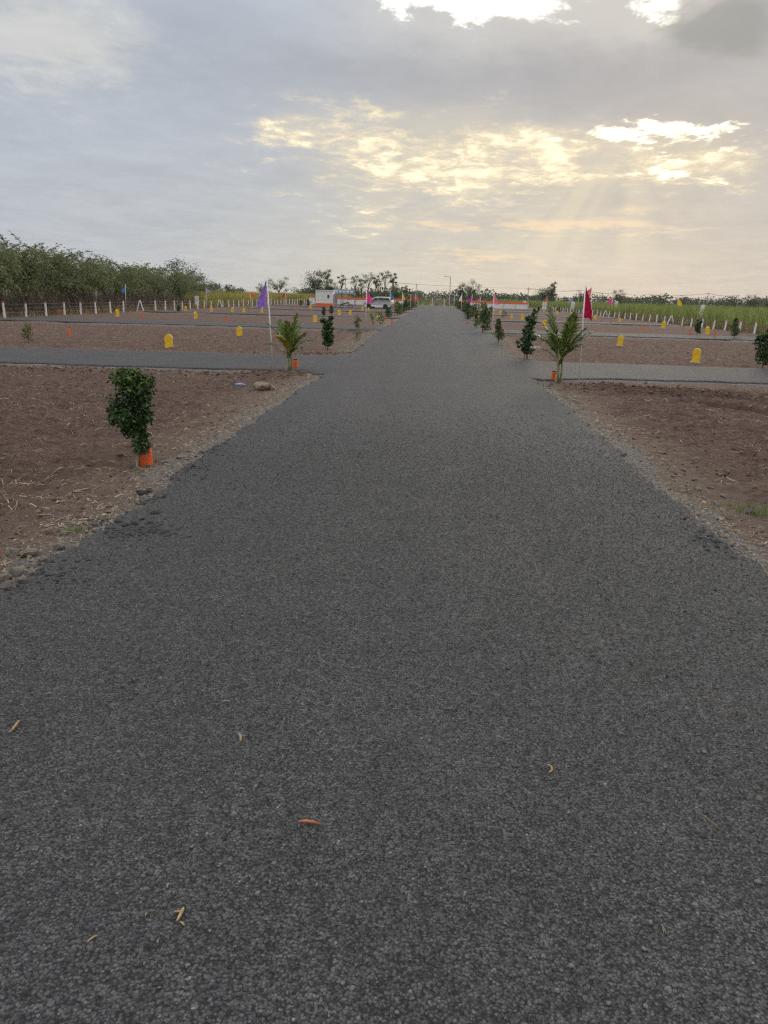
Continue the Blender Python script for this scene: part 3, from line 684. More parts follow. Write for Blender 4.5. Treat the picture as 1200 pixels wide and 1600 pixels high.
def build_trees():
    tree(278, 402, 62, 125, 'round', 'dark dense tree rising at the end of the thorn thicket', 'leaf_far', seed=11)
    tree(318, 431, 36, 135, 'round', 'low dark bushy tree between the thicket and the yellow crop', 'leaf_mid', seed=12)
    tree(358, 444, 22, 190, 'round', 'small dark rounded bush just showing over the yellow crop', 'leaf_far', seed=36)
    tree(410, 439, 24, 190, 'open', 'thin pale tree behind the purple flag, smaller of two', 'leaf_pale', seed=13)
    tree(437, 430, 46, 195, 'open', 'wide pale olive tree behind the purple flag, larger of two', 'leaf_pale', seed=14)
    tree(492, 420, 34, 205, 'round', 'tall dark leafy tree standing behind the white cabin', 'leaf_far', seed=15)
    tree(512, 421, 18, 208, 'slim', 'tall thin topped tree leaning beside the dark tree behind cabin', 'leaf_far', seed=16)
    tree(514, 436, 22, 200, 'round', 'shorter dark tree right behind the blue banner shelter end', 'leaf_far', seed=17)
    tree(535, 429, 15, 212, 'slim', 'lone slender tree with a small oval crown above banner shelter', 'leaf_far', seed=18)
    for i, (px, ty, wp) in enumerate(((554, 430, 20), (566, 436, 14), (574, 427, 22), (586, 430, 16), (601, 423, 22), (616, 426, 15), (590, 438, 14))):
        tree(px, ty, wp, 228+i*2, 'slim', 'slender bare stemmed tree in the row behind the parked silver car', 'leaf_far', 'slender trees behind the car', 20+i)
    for i, (px, ty, wp) in enumerate(((556, 449, 30), (578, 451, 30), (600, 450, 28), (620, 447, 20))):
        tree(px, ty, wp, 222+i, 'round', 'low dark bush under the slender trees behind the parked car', 'leaf_mid', 'bushes under the slender trees', 40+i, name='bush', cat='bush')
    tree(618, 442, 18, 236, 'open', 'small dark branching tree at the end of the slender tree row', 'leaf_far', seed=28)
    tree(634, 446, 10, 240, 'slim', 'very thin little tree next to the last slender trees', 'leaf_far', seed=29)
    tree(734, 439, 44, 255, 'round', 'broad rounded tree behind the white wall with orange coping', 'leaf_far', seed=30)
    tree(720, 443, 16, 258, 'open', 'narrow tree growing against the broad rounded tree', 'leaf_far', seed=37)
    tree(704, 460, 12, 250, 'round', 'small dark brown bush at the foot of the street lamp', 'leaf_far', seed=31, name='bush', cat='bush')
    tree(850, 446, 26, 235, 'open', 'airy tree beyond end of the orange topped wall', 'leaf_far', seed=32)
    tree(864, 437, 18, 236, 'open', 'taller leaning tree beyond end of the orange topped wall', 'leaf_far', seed=33)
    tree(968, 453, 20, 330, 'round', 'rounded tree standing over the green crop beside the pink flag', 'leaf_far', seed=34)
    tree(1177, 459, 22, 340, 'round', 'dark layered tree at the far edge of the green crop', 'leaf_far', seed=35)
    tree(1122, 465, 13, 360, 'round', 'small low tree on the far skyline over the green crop', 'leaf_far', 'small skyline trees', 50)
    tree(1144, 466, 14, 380, 'round', 'small low tree on the far skyline over the green crop', 'leaf_far', 'small skyline trees', 51)
    tree(1068, 464, 20, 620, 'round', 'faint pale tree far away behind the yellow flag', 'leaf_pale', seed=52)
    tree(1199, 470, 12, 360, 'round', 'small low tree on the far skyline over the green crop', 'leaf_far', 'small skyline trees', 53)
    # far wood
    g = np.random.default_rng(77); C = []
    for i in range(330):
        px = g.uniform(-80, 1330)
        if 380 < px < 470: continue
        D = g.uniform(330, 640); x, y, z = at(px, 465, D)
        h = g.uniform(3.2, 6.2)*(.75+.6*fb(np.array([x/40]), np.array([y/40]), 3, 2)[0]); zg = gz(x, y); n = 150; r = g.uniform(3, 7)
        d = g.normal(0, 1, (n, 3)); d /= np.linalg.norm(d, axis=1, keepdims=True)
        C.append(np.array([x, y, zg+h*.5])+d*g.random((n, 1))**.5*np.array([r, r, h*.52]))
    C = np.concatenate(C); C = C[C[:, 2] > -.3]
    tag(obj('distant_wood', leaf_mesh('distant_wood', C, 1.0, MAT['leaf_far'], 3, .7, .2)), 'low hazy belt of distant trees along the skyline', 'trees', kind='stuff')
build_trees()

# ------------------------------------------------------------------ young roadside plants
def shrub_pts(h, w_, seed, kind):
    g = np.random.default_rng(seed); n = {'dark': 900, 'mid': 560, 'light': 300, 'dry': 90}[kind]; P = []
    lobes = []
    k = 10 if kind != 'dry' else 6
    for i in range(k):
        f = (i+.5)/k; pr = (.45+.75*math.sin(math.pi*min(1, f*.8+.22))) if kind in ('dark', 'mid') else g.uniform(.5, 1)
        if seed == 301: pr *= (.55 if f < .28 else 1.12)
        lobes.append((g.normal(0, .16)*w_, g.normal(0, .16)*w_, h*(.17+.78*f), w_*.42*pr*g.uniform(.75, 1.15)))
    for (x, y, z, r) in lobes:
        m = n//k+1; d = g.normal(0, 1, (m, 3)); d /= np.linalg.norm(d, axis=1, keepdims=True)
        P.append(np.array([x, y, z])+d*r*(.35+.65*g.random((m, 1))**.5)*np.array([[1, 1, max(.8, h/w_*.22)]]))
    if seed == 301:
        P = []
        for (lx, lz, r) in ((-.17, .93, .085), (0, .95, .095), (.10, .86, .10), (-.08, .85, .11), (0, .78, .13), (-.15, .68, .10), (.02, .66, .14), (-.12, .56, .12), (.06, .55, .10), (-.20, .55, .075), (-.10, .46, .10), (.02, .47, .10), (-.06, .39, .09), (.03, .31, .085), (.07, .24, .085), (.03, .21, .065)):
            m = int(9000*r*r)+10; d = g.normal(0, 1, (m, 3)); d /= np.linalg.norm(d, axis=1, keepdims=True)
            P.append(np.array([lx, g.normal(0, .05), lz])+d*r*(.3+.7*g.random((m, 1))**.4))
    P = np.concatenate(P); P[:, 2] = np.clip(P[:, 2], h*.14, h*1.02); return P
_SH = {}
def shrub(x, y, h, w_, kind, label, group=None, stake=False, seed=0, name='shrub', cat='shrub', near=False):
    zg = gz(x, y); key = (kind, seed, near)
    if key not in _SH:
        P = shrub_pts(1.0, w_/h, 300+seed, kind)
        if near:
            g = np.random.default_rng(seed); P = np.concatenate([P]*2)+g.normal(0, .02, (len(P)*2, 3)); P[:, 2] = np.maximum(P[:, 2], .15)
        ls = {'dark': .085, 'mid': .085, 'light': .10, 'dry': .09}[kind]*(.60 if near else 1.1)
        cm = leaf_mesh('foliage', P, ls, MAT[{'dark': 'leaf_dark', 'mid': 'leaf_mid', 'light': 'leaf_light', 'dry': 'straw'}[kind]], seed, .52, .15, .25)
        q = random.Random(seed)
        paths = [([(0, 0, -.06), (.01, .01, .3), (0, -.01, .85)], [.016, .012, .005], 6)]
        for i in range(6):
            a = q.uniform(0, 6.28); z = q.uniform(.15, .7); r = .4*w_/h
            paths.append(([(0, 0, z), (math.cos(a)*r*.5, math.sin(a)*r*.5, z+.08), (math.cos(a)*r, math.sin(a)*r, z+.13)], [.008, .006, .003], 4))
        sm = limb_mesh('stem', paths); sm.materials.append(MAT['bark'])
        _SH[key] = (cm, sm)
    cm, sm = _SH[key]
    o = thing(name, label, cat, (x, y, zg), 0.0 if near else (seed*1.7) % 6.28, group, scale=h)
    obj('stem', sm, None, o); obj('foliage', cm, None, o)
    if near:
        g = np.random.default_rng(9); Q = shrub_pts(1.0, w_/h, 301, kind); Q = Q[(Q[:, 2] > .80) | ((g.random(len(Q)) < .10) & (Q[:, 2] > .4))]; Q = Q[g.random(len(Q)) < .5]+np.array([0, -.02, .015])
        obj('new_leaves', leaf_mesh('new_leaves', Q, .05, MAT['leaf_fresh'], 5, .5, .15, .1), None, o)
    if stake: obj('stake', MB().tube([(.0, -.09, -.06), (.005, -.06, .34)], .016, 6).mesh('stake'), MAT['wood'], o)
    return o
PLEAF = {}
def frond_mesh(L, bend, seed, nl=26, lw=.02):
    g = random.Random(seed); rp = []; vs = []; fs = []
    N = 10
    def pt(u): return Vector((math.sin(bend*u*1.0)*L*u*.85, 0, math.cos(bend*u)*L*u))
    def add(a, b, c, d):
        i = len(vs); vs.extend([a, b, c, d]); fs.append((i, i+1, i+2, i+3))
    for i in range(N):
        a, b = pt(i/N), pt((i+1)/N); r = .008*(1-i/N)+.002
        for s in (Vector((0, r, 0)), Vector((r, 0, 0))): add(tuple(a-s), tuple(a+s), tuple(b+s*.8), tuple(b-s*.8))
    for i in range(nl):
        u = .25+.75*i/(nl-1); p = pt(u); d = (pt(min(1, u+.02))-pt(u-.02)).normalized()
        for s in (-1, 1):
            l = L*.36*math.sin(math.pi*(.22+.72*(u-.25)/.75))*g.uniform(.8, 1.15)
            side = Vector((0, s, 0)); dr = (d*.95+side*.62+Vector((g.uniform(-.1, .15), 0, g.uniform(-.1, .1)))).normalized()
            e = p+dr*l+Vector((0, 0, -.30*l)); m = p+dr*l*.5; wv = d.cross(dr).cross(dr).normalized()*lw*L
            add(tuple(p-wv*.35), tuple(p+wv*.35), tuple(m+wv), tuple(m-wv)); add(tuple(m-wv), tuple(m+wv), tuple(e+wv*.12), tuple(e-wv*.12))
    return mesh_np('frond', vs, fs)
def palm(x, y, h, label, seed, n=8, group=None, small=False, spread=1.0, yellow=2, dry=1):
    q = random.Random(seed); o = thing('young_palm', label, 'palm', (x, y, gz(x, y)), 0, group, scale=h)
    m = MB()
    for i in range(2 if not small else 1):
        m.tube([(i*.03, 0, -.05), (i*.04+.005, .01, .15), (i*.05-.01, .015, .34)], [.016, .012, .010], 7)
    obj('stem', m.mesh('stem', True), MAT['palm_stem'], o)
    if not small: obj('stake', MB().tube([(-.03, -.05, -.05), (-.025, -.05, .55)], .010, 6).mesh('stake'), MAT['wood'], o)
    for i in range(n):
        a = i*2.4+q.uniform(-.3, .3); f = i/n; L = q.uniform(.62, .76)*(1-.32*f); bend = (.12+.95*f)*spread
        mk = 'palm'
        if n//2 <= i < n//2+yellow: mk = 'palm_y'
        if i >= n-dry: mk = 'palm_dry'
        fm = frond_mesh(L, bend, seed*20+i, 26 if not small else 12, .020 if not small else .024)
        obj('frond', fm, MAT[mk], o, (q.uniform(-.02, .04), q.uniform(-.02, .02), .28-.06*f), (0, .12+.35*f, a))
    return o
def hp(x, y, px0, px1): return (px0-px1)*math.hypot(x, y)/FPX*.985
def build_plants():
    x, y = gp(219, 722, -.09)
    shrub(x, y, hp(x, y, 722, 578), .44, 'dark', 'dark green leafy shrub with an orange peg beside the near road shoulder', None, True, 1, near=True)
    x, y = gp(451, 578); palm(x, y, hp(x, y, 578, 486), 'young palm with yellowing fronds next to the purple flag pole', 3, 12, yellow=2, dry=1, spread=.9)
    x, y = gp(871, 596); palm(x, y, hp(x, y, 596, 484), 'upright young palm next to the crimson flag pole', 5, 13, spread=.66, yellow=0, dry=2)
    x, y = gp(583, 514); palm(x, y, hp(x, y, 514, 480), 'small young palm beside the bright pink flag pole', 7, 6, small=True)
    x, y = gp(388, 489); palm(x, y, hp(x, y, 489, 472), 'tiny palm alone in a far plot towards the yellow crop', 8, 5, small=True)
    x, y = gp(838, 503); palm(x, y, hp(x, y, 503, 488), 'low dark palm spreading in the plot behind the staked shrub', 9, 5, small=True, spread=1.3, yellow=0, dry=0)
    S = [  # px, base, top, width px, kind, stake, label, group
        (512, 546, 492, 19, 'dark', True, 'dark green columnar shrub past the young palm with yellow fronds', None),
        (558, 516, 495, 12, 'light', False, 'wispy pale shrub with thin stem near the pink flag pole', None),
        (558, 533, 517, 18, 'light', False, 'low spreading pale green shrub at the road edge', None),
        (506, 495, 480, 6, 'dark', False, 'narrow dark shrub in the plot before the white cabin', 'narrow shrubs before the cabin'),
        (518, 491, 477, 6, 'dark', False, 'narrow dark shrub in the plot before the white cabin', 'narrow shrubs before the cabin'),
        (595, 508, 488, 12, 'light', False, 'straggly pale shrub between the small palm and the round shrub', None),
        (607, 498, 481, 10, 'dark', True, 'dark round headed shrub on a thin stem before the silver car', None),
        (823, 564, 497, 21, 'dark', True, 'dark bushy shrub tied to a pale stake opposite the columnar shrub', None),
        (778, 538, 500, 13, 'mid', False, 'bright green columnar shrub before the rose pink flag pole', None),
        (754, 521, 483, 17, 'mid', True, 'yellow green shrub with an orange peg at its foot by the road', None),
        (745, 514, 486, 10, 'light', False, 'thin pale shrub crowded against the yellow green pegged shrub', None),
        (731, 501, 484, 12, 'dark', False, 'dark round shrub low at the road edge among paler shrubs', None),
        (834, 501, 482, 8, 'dark', False, 'thin dark upright shrub behind the low spreading palm', None),
        (787, 497, 486, 8, 'light', False, 'small pale green shrub between two yellow marker stones', None),
        (1089, 523, 500, 7, 'dark', False, 'slim dark sapling beside a yellow marker near the white posts', None),
        (1147, 529, 500, 13, 'mid', False, 'leafy green sapling at the side street near the white posts', None),
        (1191, 577, 521, 26, 'dark', False, 'large dark green shrub beside the first side street and marker', None),
        (45, 534, 507, 17, 'light', False, 'sparse yellow green sapling alone in the ploughed plot', None),
        (172, 528, 512, 14, 'dry', False, 'dried out straw coloured sapling in the ploughed plot', None),
        (150, 482, 474, 7, 'dark', False, 'tiny dark shrub at the foot of a tall white post', None),
        (279, 488, 477, 6, 'dark', False, 'tiny dark shrub among the far markers near the thicket end', None),
        (470, 478, 469, 6, 'dark', False, 'tiny dark shrub in the last plots left of the cabin', 'tiny shrubs by the cabin'),
        (482, 478, 468, 6, 'dark', False, 'tiny dark shrub in the last plots left of the cabin', 'tiny shrubs by the cabin'),
        (753, 483, 474, 5, 'dark', False, 'tiny dark shrub in front of the orange topped wall', 'tiny shrubs by the wall'),
        (758, 483, 474, 5, 'dark', False, 'tiny dark shrub in front of the orange topped wall', 'tiny shrubs by the wall'),
        (873, 489, 480, 5, 'dark', False, 'tiny dark shrub near the far white signboards', 'tiny shrubs by the signboards'),
        (841, 488, 479, 4, 'dark', False, 'tiny dark shrub near the far white signboards', 'tiny shrubs by the signboards'),
    ]
    for i, (px, b, tp, wp, k, st, lab, grp) in enumerate(S):
        x, y = gp(px, b, -.08); h = hp(x, y, b, tp); shrub(x, y, h, wp*y/FPX, k, lab, grp, st, 10+i)
    # row going on along both road edges
    kinds = ['mid', 'dark', 'light', 'mid', 'light', 'dark']
    for s in (-1, 1):
        y = 72.0 if s < 0 else 60.0; i = 0
        while y < 163:
            q = random.Random(int(y*10)+s); x = (edge_l(y) if s < 0 else edge_r(y))+s*q.uniform(.7, 1.2)
            on_st = any(a-1 < y < b+1 for a, b in STREETS)
            if not on_st:
                shrub(float(x), y, q.uniform(1.0, 1.7), q.uniform(.6, .9), kinds[i % 6],
                      'young shrub in the distant row along the %s edge of the road' % ('purple flag' if s < 0 else 'crimson flag'), 'distant roadside shrubs', q.random() < .4, 60+i % 6)
            y += q.uniform(3.4, 5.0); i += 1
build_plants()

# ------------------------------------------------------------------ markers, pegs
def marker_mesh():
    w_, h, d = .26, .50, .09; n = 10
    poly = [(-w_/2, 0), (w_/2, 0)]+[(w_/2*math.cos(math.pi*k/n), h-w_/2+w_/2*math.sin(math.pi*k/n)) for k in range(n+1)]
    face = MB().prism(poly, -d/2, d/2, .008).mesh('slab')
    s = .86; rim = [(x*1.06, z*1.012 if z > .1 else z) for x, z in poly]
    rimm = MB().prism(rim, d*.1, d/2+.012, .004).mesh('rim')
    base = MB().box((0, 0, -.005), (.36, .17, .07), bev=.012).mesh('footing')
    return face, rimm, base
MK = marker_mesh(); MK[0].materials.append(MAT['yellow']); MK[1].materials.append(MAT['cream']); MK[2].materials.append(MAT['concrete'])
def marker(px, py, label, group=None, h=.5, rz=0.0, tilt=0.0):
    x, y, z = on(px, py, 0.0); o = thing('plot_marker', label, 'marker stone', (x, y, z), rz, group, (0, tilt), h/.5)
    obj('slab', MK[0], None, o); obj('rim', MK[1], None, o); obj('footing', MK[2], None, o)
PG = MB().lathe([(.072, -.06), (.074, 0), (.07, .2), (.066, .235), (.04, .245)], 14).mesh('post', True); PG.materials.append(MAT['orange'])
PT = MB().lathe([(.0705, .226), (.071, .246), (.05, .254)], 14).mesh('rim', True); PT.materials.append(MAT['stone'])
def peg(px, py, label, group=None, h=.25, tilt=0.0, xy=None, rw=None):
    if xy: x, y, z = xy[0], xy[1], gz(*xy)
    else: x, y, z = on(px, py, 0.0)
    o = thing('orange_peg', label, 'peg', (x, y, z), rnd.uniform(0, 6), group, (tilt, tilt*.5), ((rw or (1.0 if h < .3 else .72)),)*2+(h/.25,))
    obj('post', PG, None, o); obj('rim', PT, None, o)
def build_markers():
    marker(1086, 567, 'yellow round topped marker stone past the side street by the crimson flag', rz=-.35, h=.50, tilt=.05)
    marker(264, 543, 'yellow round topped marker stone in the plot by the lone sapling', h=.50, rz=.1)
    marker(374, 525, 'yellow round topped marker stone between the purple flag and that plot sapling', h=.47, rz=.12)
    marker(968, 541, 'tilted yellow marker stone in the plot behind the crimson flag pole', h=.47, rz=-.3, tilt=.06)
    marker(461, 507, 'yellow marker stone seen right above the yellowing palm fronds', h=.45)
    marker(492, 503, 'yellow marker stone near the second side street before the white cabin', h=.5)
    marker(850, 512, 'yellow marker stone behind the staked dark shrub and low palm', h=.55, rz=-.2)
    marker(1105, 522, 'broad yellow marker stone beside the slim dark sapling', h=.55, rz=.5)
    marker(1036, 513, 'narrow yellow marker stone between the inverted V brace and an orange peg', h=.58, rz=-.6)
    marker(306, 498, 'thin edge on yellow marker stone at the second side street', h=.5, rz=1.2)
    marker(184, 495, 'thin yellow marker stone near the tall white post and wire fence', h=.5, rz=1.15)
    marker(968, 503, 'squarish yellow marker stone near the white posts and pink flag', h=.45, rz=-.4)
    g = 'far yellow marker stones'
    for px, py in ((290, 488), (330, 487), (381, 489), (409, 489), (530, 493), (547, 492), (566, 486), (576, 487), (363, 489), (771, 492), (781, 493), (799, 498), (816, 500), (930, 499), (893, 494), (871, 492), (485, 482), (850, 488), (905, 488), (754, 487)):
        marker(px, py, 'small yellow marker stone in the far plots beyond the second side street', g, rnd.uniform(.45, .6), rnd.uniform(-.7, .7), rnd.uniform(-.04, .04))
    peg(229, 722, 'orange painted peg behind the near dark green shrub', None, .26, .03)
    peg(461, 579, 'orange peg at the foot of the palm with yellowing fronds', None, .29, .02)
    peg(865, 598, 'orange peg at the foot of the upright palm by crimson flag', None, .26, -.03)
    peg(754, 521, 'orange peg at the foot of the yellow green roadside shrub', None, .3)
    peg(731, 508, 'squat orange peg under the dark round roadside shrub', None, .25)
    peg(109, 527, 'red orange peg alone in the ploughed plot near the sapling', None, .42)
    peg(1116, 529, 'orange peg at the side street just below the broad yellow marker', None, .42)
    peg(1078, 523, 'orange peg beside the slim dark sapling, away from the street', None, .36)
    peg(1005, 518, 'orange peg alone between the narrow and squarish yellow markers', None, .4, .08)
    for px, py in ((93, 491), (224, 497), (355, 502), (316, 487), (954, 506), (939, 502), (904, 500), (612, 508), (601, 500)):
        peg(px, py, 'small orange peg far off in the plots', 'far orange pegs', .36, rnd.uniform(-.06, .06))
build_markers()

# ------------------------------------------------------------------ flags
def flag_mesh(w_, h, seed, slack=1.0):
    g = random.Random(seed); nu, nv = 16, 22; vs = []; fs = []; ph = g.uniform(0, 6)
    for j in range(nv+1):
        v = j/nv
        for i in range(nu+1):
            u = i/nu; ww = w_*(.10+.90*min(1, v*1.5)**.9)
            amp = w_*.20*min(1, u*2.5)*(.35+.65*v)
            x = ww*u*(.95+.05*math.sin(v*9+ph)); y = amp*(math.sin(u*11+ph+v*2.2)+.4*math.sin(u*23+v*5))
            z = -h*(v*(.90+.10*u)+.16*u*(1-v))-h*.03*math.sin(u*9+ph)*v
            vs.append((x, y, z))
    for j in range(nv):
        for i in range(nu):
            a = j*(nu+1)+i; fs.append((a, a+1, a+nu+2, a+nu+1))
    return mesh_np('cloth', vs, fs, True)
def flag(x, y, ztop, cw, ch, col, label, seed, side=-1, lean=(0, 0), drop=0.0, group=None, r=.017):
    zg = gz(x, y); H = ztop-zg
    o = thing('flag', label, 'flag', (x, y, zg-.03), 0, group)
    obj('pole', MB().tube([(0, 0, -.1), (lean[0]*H*.5, lean[1]*H*.5, H*.5), (lean[0]*H, lean[1]*H, H+.03)], [r*1.1, r, r*.8], 8).mesh('pole', True), MAT['white'], o)
    obj('cloth', flag_mesh(cw, ch, seed), FLAG[col], o, (lean[0]*(H-drop)+side*r, lean[1]*(H-drop)-.005, H-drop), (0, 0, math.pi if side < 0 else 0))
def build_flags():
    def near(bx, by, tx, ty, cw, ch, col, label, seed, side=-1, r=.017):
        x, y = gp(bx, by, -.07); xt, yt, zt = at(tx, ty, y)
        H = zt-gz(x, y); s = y/FPX
        flag(x, y, zt, cw*s, ch*s, col, label, seed, side, ((xt-x)/H, 0), .0, None, r)
    near(427, 577, 417, 434, 14, 44, 'purple', 'purple flag hanging from a thin white pole beside the palm', 1, -1)
    near(904, 601, 915, 443, 13, 50, 'crimson', 'crimson flag hanging from a thin white pole beside upright palm', 2, 1)
    near(571, 515, 573, 451, 8, 21, 'pink', 'bright pink flag on a white pole before the silver car', 3, 1, .02)
    near(769, 519, 772, 457, 7, 17, 'rose', 'rose pink flag on a white pole before the orange topped wall', 4, 1, .02)
    near(1056, 497, 1060, 464, 7, 13, 'yellow', 'yellow flag on a thin pole over the inverted V brace', 5, 1, .02)
    near(955, 491, 957, 463, 7, 12, 'pink', 'pale pink flag above a leaning white signboard', 6, -1, .02)
    near(895, 488, 894, 464, 6, 9, 'lilac', 'lilac flag above a white signboard near the crop', 7, -1, .02)
    near(855, 486, 855, 464, 5, 8, 'orange', 'orange flag above a white signboard showing a dark picture', 8, -1, .02)
    near(197, 487, 196, 444, 6, 13, 'blue', 'blue flag on a pole inside the wire fence by the thicket', 9, -1, .02)
    near(924, 506, 925, 448, 12, 13, 'rose', 'pale rose flag partly hidden behind the crimson flag', 10, -1, .02)
    near(391, 484, 391, 454, 7, 9, 'orange', 'orange flag in front of the yellow crop', 11, 1, .02)
    near(322, 486, 322, 449, 7, 8, 'lilac', 'pale lilac flag in front of the yellow crop', 12, 1, .02)
    near(446, 481, 446, 455, 5, 9, 'red', 'small dull red flag before the yellow crop near the cabin', 13, -1, .02)
    def far(px, ty, D, cw, ch, col, label, seed, side=1):
        x, y, z = at(px, ty, D); s = D/FPX; flag(x, y, z, cw*s, ch*s, col, label, seed, side, (0, 0), 0, None, .025)
    far(738, 459, 92, 6, 12, 'magenta', 'magenta flag over the far roadside shrubs', 21, -1)
    far(722, 459, 104, 4, 11, 'white', 'plain white flag over the far roadside shrubs', 22, -1)
    far(751, 464, 150, 5, 7, 'rose', 'small pale red flag just above the orange wall coping', 23, -1)
    far(710, 462, 128, 5, 7, 'blue', 'small blue flag by the road end near the street lamp', 24, -1)
    far(703, 463, 135, 4, 6, 'orange', 'small orange flag by the road end next to the blue one', 25, -1)
    far(629, 457, 93, 4, 11, 'yellow', 'yellow flag over the roadside row behind the car', 26, 1)
    far(610, 456, 100, 6, 10, 'blue', 'light blue flag over the roadside row behind the car', 27, 1)
    far(642, 460, 118, 6, 9, 'red', 'dull red flag near the road end, darker of two', 28, 1)
    far(649, 460, 122, 5, 8, 'orange', 'bright orange red flag near the road end', 29, 1)
build_flags()

# ------------------------------------------------------------------ fences
def fence(name, X, y0, y1, step, h, label, seed, braces, wires, lean):
    q = random.Random(seed); o = thing(name, label, 'fence', (X, y0, gz(X, y0)), 0); z0 = o.location.z
    pm = MB().box((0, 0, h/2-.1), (.11, .11, h+.2), bev=.012, taper=.9).mesh('post'); pm.materials.append(MAT['white'])
    cm = MB().box((0, 0, h-.035), (.108, .108, .10), bev=.012).mesh('painted_top'); cm.materials.append(MAT['red'])
    y = y0; ys = []
    while y < y1:
        if all(abs(y-b) > 1.6 for b in braces): ys.append(y)
        y += step*q.uniform(.97, 1.03)
    for y in ys:
        x = X+q.uniform(-.06, .06); zz = gz(x, y)-z0; s = q.uniform(.92, 1.06)
        p = obj('post', pm, None, o, (x-X, y-y0, zz), (q.uniform(-.04, .04), lean+q.uniform(-.045, .045), q.uniform(-.2, .2)), s)
        obj('painted_top', cm, None, p)
    for by in braces:
        zz = gz(X, by)-z0
        for sx, sy in ((-.34, 0.0), (.34, 0.0)):
            obj('brace', MB().tube([(sx, sy*4, -.1), (sx*.08, 0, h*1.0)], .055, 6).mesh('brace'), MAT['white'], o, (0, by-y0, zz))
    for f in wires:
        pts = []
        for a, b in zip(ys, ys[1:]):
            pts += [(0.055, a-y0, gz(X, a)-z0+h*f), (0.055, (a+b)/2-y0, gz(X, (a+b)/2)-z0+h*f-.03)]
        pts.append((0.055, ys[-1]-y0, gz(X, ys[-1])-z0+h*f))
        obj('wire', MB().tube(pts, .006, 4).mesh('wire'), MAT['wire'], o)
def fy(px, X): v = ray(px, 480); return float(X/v[0]*v[1])
fence('wire_fence', FENCE_L, fy(5, FENCE_L), WALL_Y-2, 2.72, .98, 'wire fence of white red topped posts before the thorn thicket', 1, [fy(219, FENCE_L), fy(343, FENCE_L)], (.35, .62, .88), 0.0)
fence('wire_fence', FENCE_R, fy(1184, FENCE_R), WALL_Y-2, 2.86, .84, 'wire fence of white red topped posts before the green crop', 2, [fy(1051, FENCE_R), fy(947, FENCE_R)], (.4, .66, .9), 0.03)

# ------------------------------------------------------------------ boards and tall posts
def board(px, base, top, wpx, label, art='white', tilt=0.0, group=None, D=None, postonly=False, frac=.6):
    x, y = gp(px, base, -.08); s = y/FPX; h = (base-top)*s; w_ = wpx*s
    o = thing('signboard' if not postonly else 'white_post', label, 'sign' if not postonly else 'post', (x, y, gz(x, y)), 0, group, (0, tilt))
    if postonly:
        obj('shaft', MB().box((0, 0, h/2-.1), (w_, w_*.8, h+.2), bev=.015, taper=.92).mesh('shaft'), MAT['white'], o)
        obj('footing', MB().box((0, 0, 0), (w_*1.8, w_*1.6, .12), bev=.02).mesh('footing'), MAT['concrete'], o)
    else:
        for sx in (-.35, .35): obj('leg', MB().box((w_*sx, .02, h*.35-.1), (.05, .04, h*.7+.2)).mesh('leg'), MAT['steel'], o)
        obj('panel', MB().box((0, 0, h*(1-frac/2)), (w_, .03, h*frac), bev=.006).mesh('panel'), MAT['white'], o)
        for zz in (h-.03, h*(1-frac)+.02): obj('rail', MB().box((0, .025, zz), (w_*1.03, .02, .05)).mesh('rail'), MAT['steel'], o)
        if art != 'white': obj('print', MB().box((0, -.019, h*(1-frac/2)+.02), (w_*.55, .004, h*frac*.5)).mesh('print'), MAT[art], o)
board(150, 483, 457, 4.2, 'tall white post standing higher than the wire fence by thicket', postonly=True)
board(1091, 504, 478, 4.6, 'tall leaning white post standing among the short fence posts', tilt=.16, postonly=True)
board(308, 481, 463, 6.5, 'white signboard before the yellow crop and lilac flag', frac=.8)
board(850, 485, 472, 6, 'white signboard with a dark picture below the orange flag', 'boardart', frac=.85)
board(893, 487, 472.5, 5.5, 'pale signboard standing under the lilac flag', 'boardart', .1, frac=.8)
board(959, 490, 472, 5, 'leaning pale signboard standing under the pale pink flag', 'boardart', .14, frac=.8)
board(819, 483, 471.5, 4.5, 'small grey white board at the end of the orange topped wall', 'greypanel', frac=.85)

# ------------------------------------------------------------------ boundary walls, gate, cabin, shelter
def wall(x0, x1, label):
    o = thing('boundary_wall', label, 'wall', (x0, WALL_Y, gz(x0, WALL_Y)-.05)); L = x1-x0; n = max(2, round(abs(L)/2.6)); st = L/n
    pm = MB().box((st/2, 0, .62), (abs(st)-.30, .18, 1.24)).mesh('wall_panel'); pm.materials.append(MAT['white'])
    cp = MB().box((st/2, 0, 1.25), (abs(st)-.005, .32, .34), bev=.02).mesh('coping'); cp.materials.append(MAT['orange'])
    pl = MB().box((0, 0, .64), (.30, .26, 1.28), bev=.015).mesh('pillar'); pl.materials.append(MAT['boardart'])
    for i in range(n):
        obj('wall_panel', pm, None, o, (st*i, 0, 0)); obj('coping', cp, None, o, (st*i, 0, 0))
    for i in range(n+1): obj('pillar', pl, None, o, (st*i, 0, 0), (0, 0, 0), (1, 1, .98))
wall(3.9, 19.0, 'white wall with orange coping beyond the crimson flag side plots')
wall(-22.5, -4.2, 'white wall with orange coping behind the car and motorcycle')
